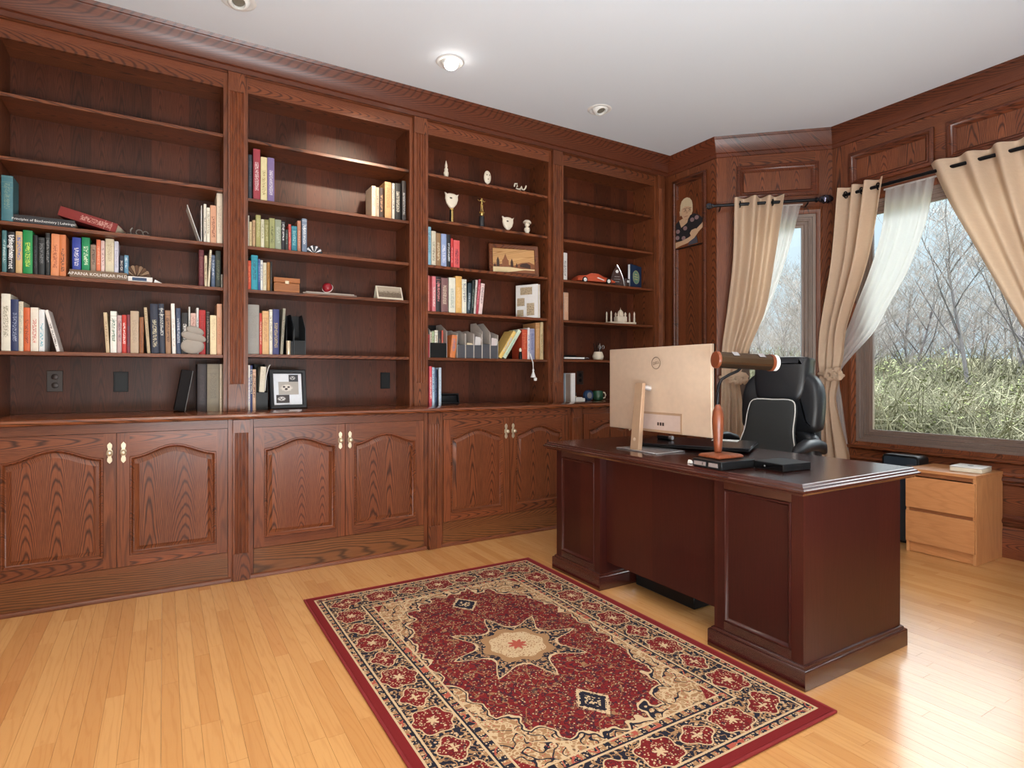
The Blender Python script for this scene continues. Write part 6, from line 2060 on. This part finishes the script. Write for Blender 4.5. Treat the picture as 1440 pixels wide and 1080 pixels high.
# far window: tan drape and voile
c1 = thing('curtain', 'tan drape gathered at the narrow bay window, left of the chair', 'curtain', WA.p(0.2, 0.1, 0.03), group='tan drapes')
rows = [(2.625, 0.125, 0.50, 0.042, 0), (2.12, 0.112, 0.43, 0.04, 0), (1.70, 0.068, 0.36, 0.034, 0), (1.40, 0.03, 0.245, 0.022, 0.0), (1.17, 0.025, 0.17, 0.010, 0.0), (1.12, 0.025, 0.165, 0.010, 0.0), (0.95, 0.02, 0.185, 0.018, 0), (0.5, -0.01, 0.205, 0.028, 0), (0.03, -0.02, 0.23, 0.032, 0)]
cloth_sheet(WA, rows, 0.10, 3, linen, 'drape', c1, ph=0.6, seed=2)
tie_band(WA, c1, 0.02, 0.175, 1.145, 0.10, 1)
grommets(WA, c1, (0.17, 0.29, 0.42), 2.572, 0.10)
v1 = thing('sheer_curtain', 'white voile hanging beside the tan drape at the narrow window', 'curtain', WA.p(0.5, 0.07, 0.03))
rows = [(2.555, 0.45, 0.645, 0.008, 0), (2.12, 0.39, 0.535, 0.008, 0), (1.68, 0.28, 0.385, 0.007, 0), (1.45, 0.18, 0.27, 0.006, 0), (1.17, 0.1, 0.165, 0.004, 0), (0.9, 0.1, 0.20, 0.008, 0), (0.4, 0.12, 0.25, 0.012, 0), (0.03, 0.12, 0.28, 0.012, 0)]
cloth_sheet(WA, rows, 0.042, 4, sheer_m, 'voile', v1, seed=4)
MB().tube([WA.p(0.44, 0.042, 2.557), WA.p(0.66, 0.042, 2.557)], 0.007, 8).build('voile_header', sheer_m, v1, True)
# big window, left pair
c2 = thing('curtain', 'tan drape tied back on the left of the big window', 'curtain', WW.p(y2s(2.7), 0.1, 0.03), group='tan drapes')
rows = [(2.63, y2s(2.60), y2s(2.275), 0.04, 0), (2.06, y2s(2.65), y2s(2.372), 0.04, 0), (1.54, y2s(2.745), y2s(2.54), 0.03, 0.0), (1.30, y2s(2.772), y2s(2.575), 0.014, 0.0), (1.20, y2s(2.765), y2s(2.60), 0.010, 0), (1.15, y2s(2.765), y2s(2.60), 0.010, 0), (0.98, y2s(2.77), y2s(2.63), 0.014, 0.0), (0.54, y2s(2.79), y2s(2.52), 0.026, 0.0), (0.03, y2s(2.80), y2s(2.42), 0.034, 0.0)]
cloth_sheet(WW, rows, 0.10, 3, linen, 'drape', c2, ph=1.8, seed=3)
tie_band(WW, c2, y2s(2.765), y2s(2.59), 1.175, 0.10, 1)
grommets(WW, c2, (y2s(2.56), y2s(2.44), y2s(2.32)), 2.572, 0.10)
v2 = thing('sheer_curtain', 'white voile swept aside on the left of the big window', 'curtain', WW.p(y2s(2.4), 0.05, 0.03))
rows = [(2.55, y2s(2.30), y2s(1.975), 0.008, 0), (2.25, y2s(2.33), y2s(2.03), 0.008, 0), (1.95, y2s(2.42), y2s(2.135), 0.008, 0), (1.70, y2s(2.52), y2s(2.27), 0.007, 0), (1.50, y2s(2.60), y2s(2.38), 0.007, 0), (1.30, y2s(2.70), y2s(2.55), 0.006, 0.02), (1.18, y2s(2.72), y2s(2.63), 0.004, 0.02), (0.95, y2s(2.71), y2s(2.615), 0.006, 0.01), (0.5, y2s(2.70), y2s(2.56), 0.008, 0), (0.03, y2s(2.70), y2s(2.5), 0.010, 0)]
cloth_sheet(WW, rows, 0.04, 5, sheer_m, 'voile', v2, seed=6)
MB().tube([WW.p(y2s(2.31), 0.04, 2.553), WW.p(y2s(1.96), 0.04, 2.553)], 0.007, 8).build('voile_header', sheer_m, v2, True)
# big window, right drape
c3 = thing('curtain', 'tan drape sweeping out of the picture on the right', 'curtain', WW.p(y2s(1.3), 0.1, 0.03), group='tan drapes')
rows = [(2.635, y2s(1.985), y2s(1.30), 0.038, 0), (2.33, y2s(1.87), y2s(1.28), 0.04, 0), (2.02, y2s(1.73), y2s(1.26), 0.036, 0), (1.72, y2s(1.595), y2s(1.23), 0.022, 0), (1.45, y2s(1.47), y2s(1.2), 0.016, 0), (1.2, y2s(1.36), y2s(1.2), 0.010, 0), (1.15, y2s(1.36), y2s(1.2), 0.010, 0), (0.55, y2s(1.42), y2s(1.17), 0.024, 0), (0.03, y2s(1.46), y2s(1.16), 0.03, 0)]
cloth_sheet(WW, rows, 0.10, 4, linen, 'drape', c3, ph=-0.6, seed=9)
tie_band(WW, c3, y2s(1.365), y2s(1.2), 1.175, 0.10, -1)
grommets(WW, c3, (y2s(1.91), y2s(1.74), y2s(1.57), y2s(1.40)), 2.572, 0.10)
for side, s_ in (('left', y2s(2.52)), ('left', WA.L*0.3)):
    pass

# ------------------------------------------------------------------ recessed ceiling lights
for i, (x, y, lab) in enumerate(((0.34, 3.41, 'recessed ceiling light cut by the top edge, unlit'), (1.563, 3.385, 'recessed ceiling light that is switched on'), (2.80, 3.41, 'unlit recessed eyeball light in the corner by the windows'))):
    r = thing('recessed_light', lab, 'ceiling light', (x, y, CEIL), group='recessed ceiling lights')
    MB().lathe([(0.062, -0.002), (0.070, -0.007), (0.084, -0.006), (0.09, -0.001), (0.062, -0.001)], 32).build('trim_ring', white_m, r, angle=60)
    eb = MB()
    tiltM = TR(0, 0, 0.022) @ RX(R(-24))
    prof = [(0.03, 0.0), (0.034, -0.052), (0.044, -0.05), (0.056, -0.034), (0.0605, -0.008), (0.056, 0.01)]
    eb.loft([[(a*math.cos(2*PI*j/28), a*math.sin(2*PI*j/28), z) for j in range(28)] for a, z in prof], cap=False, M=tiltM)
    eb.build('eyeball', white_m, r, angle=60)
    MB().lathe([(0.029, -0.004), (0.031, -0.036), (0.02, -0.04), (0.002, -0.042)] if i != 1 else [(0.03, -0.02), (0.045, -0.05), (0.040, -0.058), (0.02, -0.063), (0.002, -0.064)], 20, tiltM).build('bulb', lamp_glow if i == 1 else plain('dead_bulb_%d' % i, (110, 104, 92), 0.4), r)

# ------------------------------------------------------------------ outside: ground, bank, trees, brush
ground_m = MT('dry_grass_ground', 0.95)
_p = ground_m.pos()
_n = ground_m.noise(ground_m.vec(_p[0], _p[1], 0), 1.5, 4)
_n2 = ground_m.noise(ground_m.vec(_p[0], _p[1], 0), 14, 3)
ground_m.color(ground_m.mix(_n2*0.6, ground_m.mix(_n.smooth(0.4, 0.65), (84, 88, 52), (100, 94, 70)), (86, 82, 60)))
ground_m = ground_m.mat
mb = MB()
nx, ny = 40, 40
rg = random.Random(2)


def gz(x, y):
    d = x*0.8+y*0.3
    return -0.75+max(0, d-17)*0.085+0.08*math.sin(x*0.9)*math.cos(y*0.7)


vs = []
for i in range(nx+1):
    for j in range(ny+1):
        x = 5.2+60*(i/nx)**1.3
        y = -22+72*j/ny
        vs.append((x, y, gz(x, y)))
fs = [(i*(ny+1)+j, (i+1)*(ny+1)+j, (i+1)*(ny+1)+j+1, i*(ny+1)+j+1) for i in range(nx) for j in range(ny)]
mb.add(vs, fs)
structure(mb.build('ground', ground_m, angle=180))


def bark(name, c):
    m = MT(name, 0.9)
    p = m.pos('Object')
    n = m.noise(m.vec(p[0]*8, p[1]*8, p[2]*2), 1, 4)
    m.color(m.tone(m.mix(m.rand(), c, tuple(int(v*0.8+34) for v in c)), n*0.5+0.75))
    return m.mat


bark_m = bark('grey_bark', (68, 64, 66))
twig_m = bark('pale_twigs', (104, 97, 90))


def tree_mesh(seed, h, dens=1.0):
    rg = random.Random(seed)
    mb_t, mb_w = MB(), MB()

    def grow(p, d, L_, r0, depth):
        n = 4 if depth < 2 else 3
        P, rad = [p], [r0]
        q = Vector(p)
        dd = Vector(d)
        for k in range(n):
            dd = (dd+Vector((rg.uniform(-1, 1), rg.uniform(-1, 1), rg.uniform(-0.5, 0.7)))*(0.10+0.06*depth)).normalized()
            q = q+dd*L_/n
            P.append(tuple(q))
            rad.append(r0*(1-0.62*(k+1)/n))
        (mb_t if depth < 2 else mb_w).tube(P, [max(v, 0.0045) for v in rad], 6 if depth == 0 else (4 if depth < 2 else 3))
        if depth >= 4:
            return
        nb = {0: 11, 1: 6, 2: 5, 3: 4}[depth]
        for k in range(int(nb*dens)):
            t = rg.uniform(0.3 if depth == 0 else 0.2, 1.0)
            i = min(int(t*n), n-1)
            f = t*n-i
            b = Vector(P[i]).lerp(Vector(P[i+1]), f)
            a = rg.uniform(0, 2*PI)
            side_ = Vector((math.cos(a), math.sin(a), rg.uniform(0.1, 0.9)))
            nd_ = (dd*0.55+side_*0.8).normalized()
            grow(tuple(b), nd_, L_*rg.uniform(0.38, 0.62), rad[i]*rg.uniform(0.4, 0.6), depth+1)

    grow((0, 0, -0.3), (rg.uniform(-0.08, 0.08), rg.uniform(-0.08, 0.08), 1), h*0.75, h*0.0115, 0)
    return mb_t, mb_w


protos = []
for k in range(6):
    a, b = tree_mesh(40+k, 8.0)
    t = thing('bare_tree', 'bare grey tree of the woods outside the windows', 'tree', (0, 0, 0), group='bare trees in the woods')
    a.build('trunk', bark_m, t, angle=80)
    b.build('twigs', twig_m, t, angle=80)
    protos.append(t)


def dup(root):
    q = root.copy()
    COL.objects.link(q)
    for ch in list(root.children):
        c = ch.copy()
        COL.objects.link(c)
        c.parent = q
    return q


rg = random.Random(8)
spots = []
slopes = (0.06, 1.0)
while len(spots) < 84:
    x = rg.uniform(20, 40)
    sl = rg.uniform(*slopes)
    y = x*sl
    if all((x-a)**2+(y-b)**2 > 1.6 for a, b in spots):
        spots.append((x, y))
for i, (x, y) in enumerate(spots):
    o = protos[i] if i < 6 else dup(protos[i % 6])
    s = rg.uniform(0.42, 0.72)+(0.22 if i % 7 == 0 else 0)
    o.location = (x, y, gz(x, y))
    o.rotation_euler = (0, 0, rg.uniform(0, 6.28))
    o.scale = (s, s, s*rg.uniform(0.9, 1.15))

leaf_m = MT('spring_leaves', 0.8)
leaf_m.color(leaf_m.mix(leaf_m.island(), (70, 80, 40), (102, 108, 60)))
leaf_m = leaf_m.mat
dry_m = MT('dry_brush', 0.9)
dry_m.color(dry_m.mix(dry_m.island(), (70, 70, 52), (112, 108, 86)))
dry_m = dry_m.mat


def brush_mesh(seed, n, green):
    rg = random.Random(seed)
    st, lv = MB(), MB()
    for k in range(n):
        a = rg.uniform(0, 2*PI)
        rr = rg.uniform(0, 0.5)
        b = Vector((rr*math.cos(a), rr*math.sin(a), -0.05))
        d = Vector((math.cos(a)*rg.uniform(0.1, 0.8), math.sin(a)*rg.uniform(0.1, 0.8), 1)).normalized()
        L_ = rg.uniform(0.6, 1.5)
        mid_ = b+d*L_*0.6
        tip = mid_+(d+Vector((rg.uniform(-.6, .6), rg.uniform(-.6, .6), rg.uniform(-.4, .3)))).normalized()*L_*0.5
        st.tube([b, mid_, tip], [0.011, 0.007, 0.003], 3)
        for q in range(5 if green else 3):
            t = rg.random()
            c = b.lerp(mid_, t) if rg.random() < 0.4 else mid_.lerp(tip, t)
            v = Vector((rg.uniform(-1, 1), rg.uniform(-1, 1), rg.uniform(-.6, 1))).normalized()
            if green:
                for w_ in range(3):
                    v = Vector((rg.uniform(-1, 1), rg.uniform(-1, 1), rg.uniform(-.6, 1))).normalized()
                    u_ = v.orthogonal().normalized()*0.013
                    lv.add([c, c+v*0.023+u_, c+v*0.047, c+v*0.023-u_], [(0, 1, 2, 3)])
                    c = c+Vector((rg.uniform(-.05, .05), rg.uniform(-.05, .05), rg.uniform(-.05, .05)))
            else:
                st.tube([c, c+v*rg.uniform(0.1, 0.4)], [0.005, 0.002], 3)
    return st, lv


bp_ = []
dry_src = []
for k in range(5):
    green = k < 2
    st, lv = brush_mesh(70+k, 150, green)
    if green:
        t = thing('shrub', 'greenish shrub at the foot of the woods', 'shrub', (0, 0, 0), group='green shrubs')
        st.build('stems', dry_m, t, angle=80)
        lv.build('leaves', leaf_m, t, angle=80)
        bp_.append(t)
    else:
        dry_src.append(st)
n_ = 0
VV, FF = [], []
for i in range(215):
    x = rg.uniform(14, 25) if i < 140 else rg.uniform(22, 36)
    y = x*rg.uniform(*slopes)
    s = rg.uniform(0.8, 1.5)*(1.3 if x > 20 else 1)
    a = rg.uniform(0, 6.28)
    if i % 3 == 0:
        o = bp_[n_] if n_ < 2 else dup(bp_[n_ % 2])
        n_ += 1
        o.location = (x, y, gz(x, y)-0.05)
        o.rotation_euler = (0, 0, a)
        o.scale = (s*1.2, s*1.2, s)
    else:
        # the leafless brush: a thicket nobody could count
        st = dry_src[i % 3]
        ca, sa = math.cos(a)*s*1.2, math.sin(a)*s*1.2
        z0_ = gz(x, y)-0.05
        b_ = len(VV)
        VV += [(x+q[0]*ca-q[1]*sa, y+q[0]*sa+q[1]*ca, z0_+q[2]*s) for q in st.v]
        FF += [tuple(b_+k for k in f) for f in st.f]
me = bpy.data.meshes.new('brush_thicket')
me.from_pydata(VV, [], FF)
me.materials.append(dry_m)
o = bpy.data.objects.new('brush_thicket', me)
COL.objects.link(o)
tag(o, 'dry leafless brush along the foot of the woods outside the windows', 'brush')
o['kind'] = 'stuff'
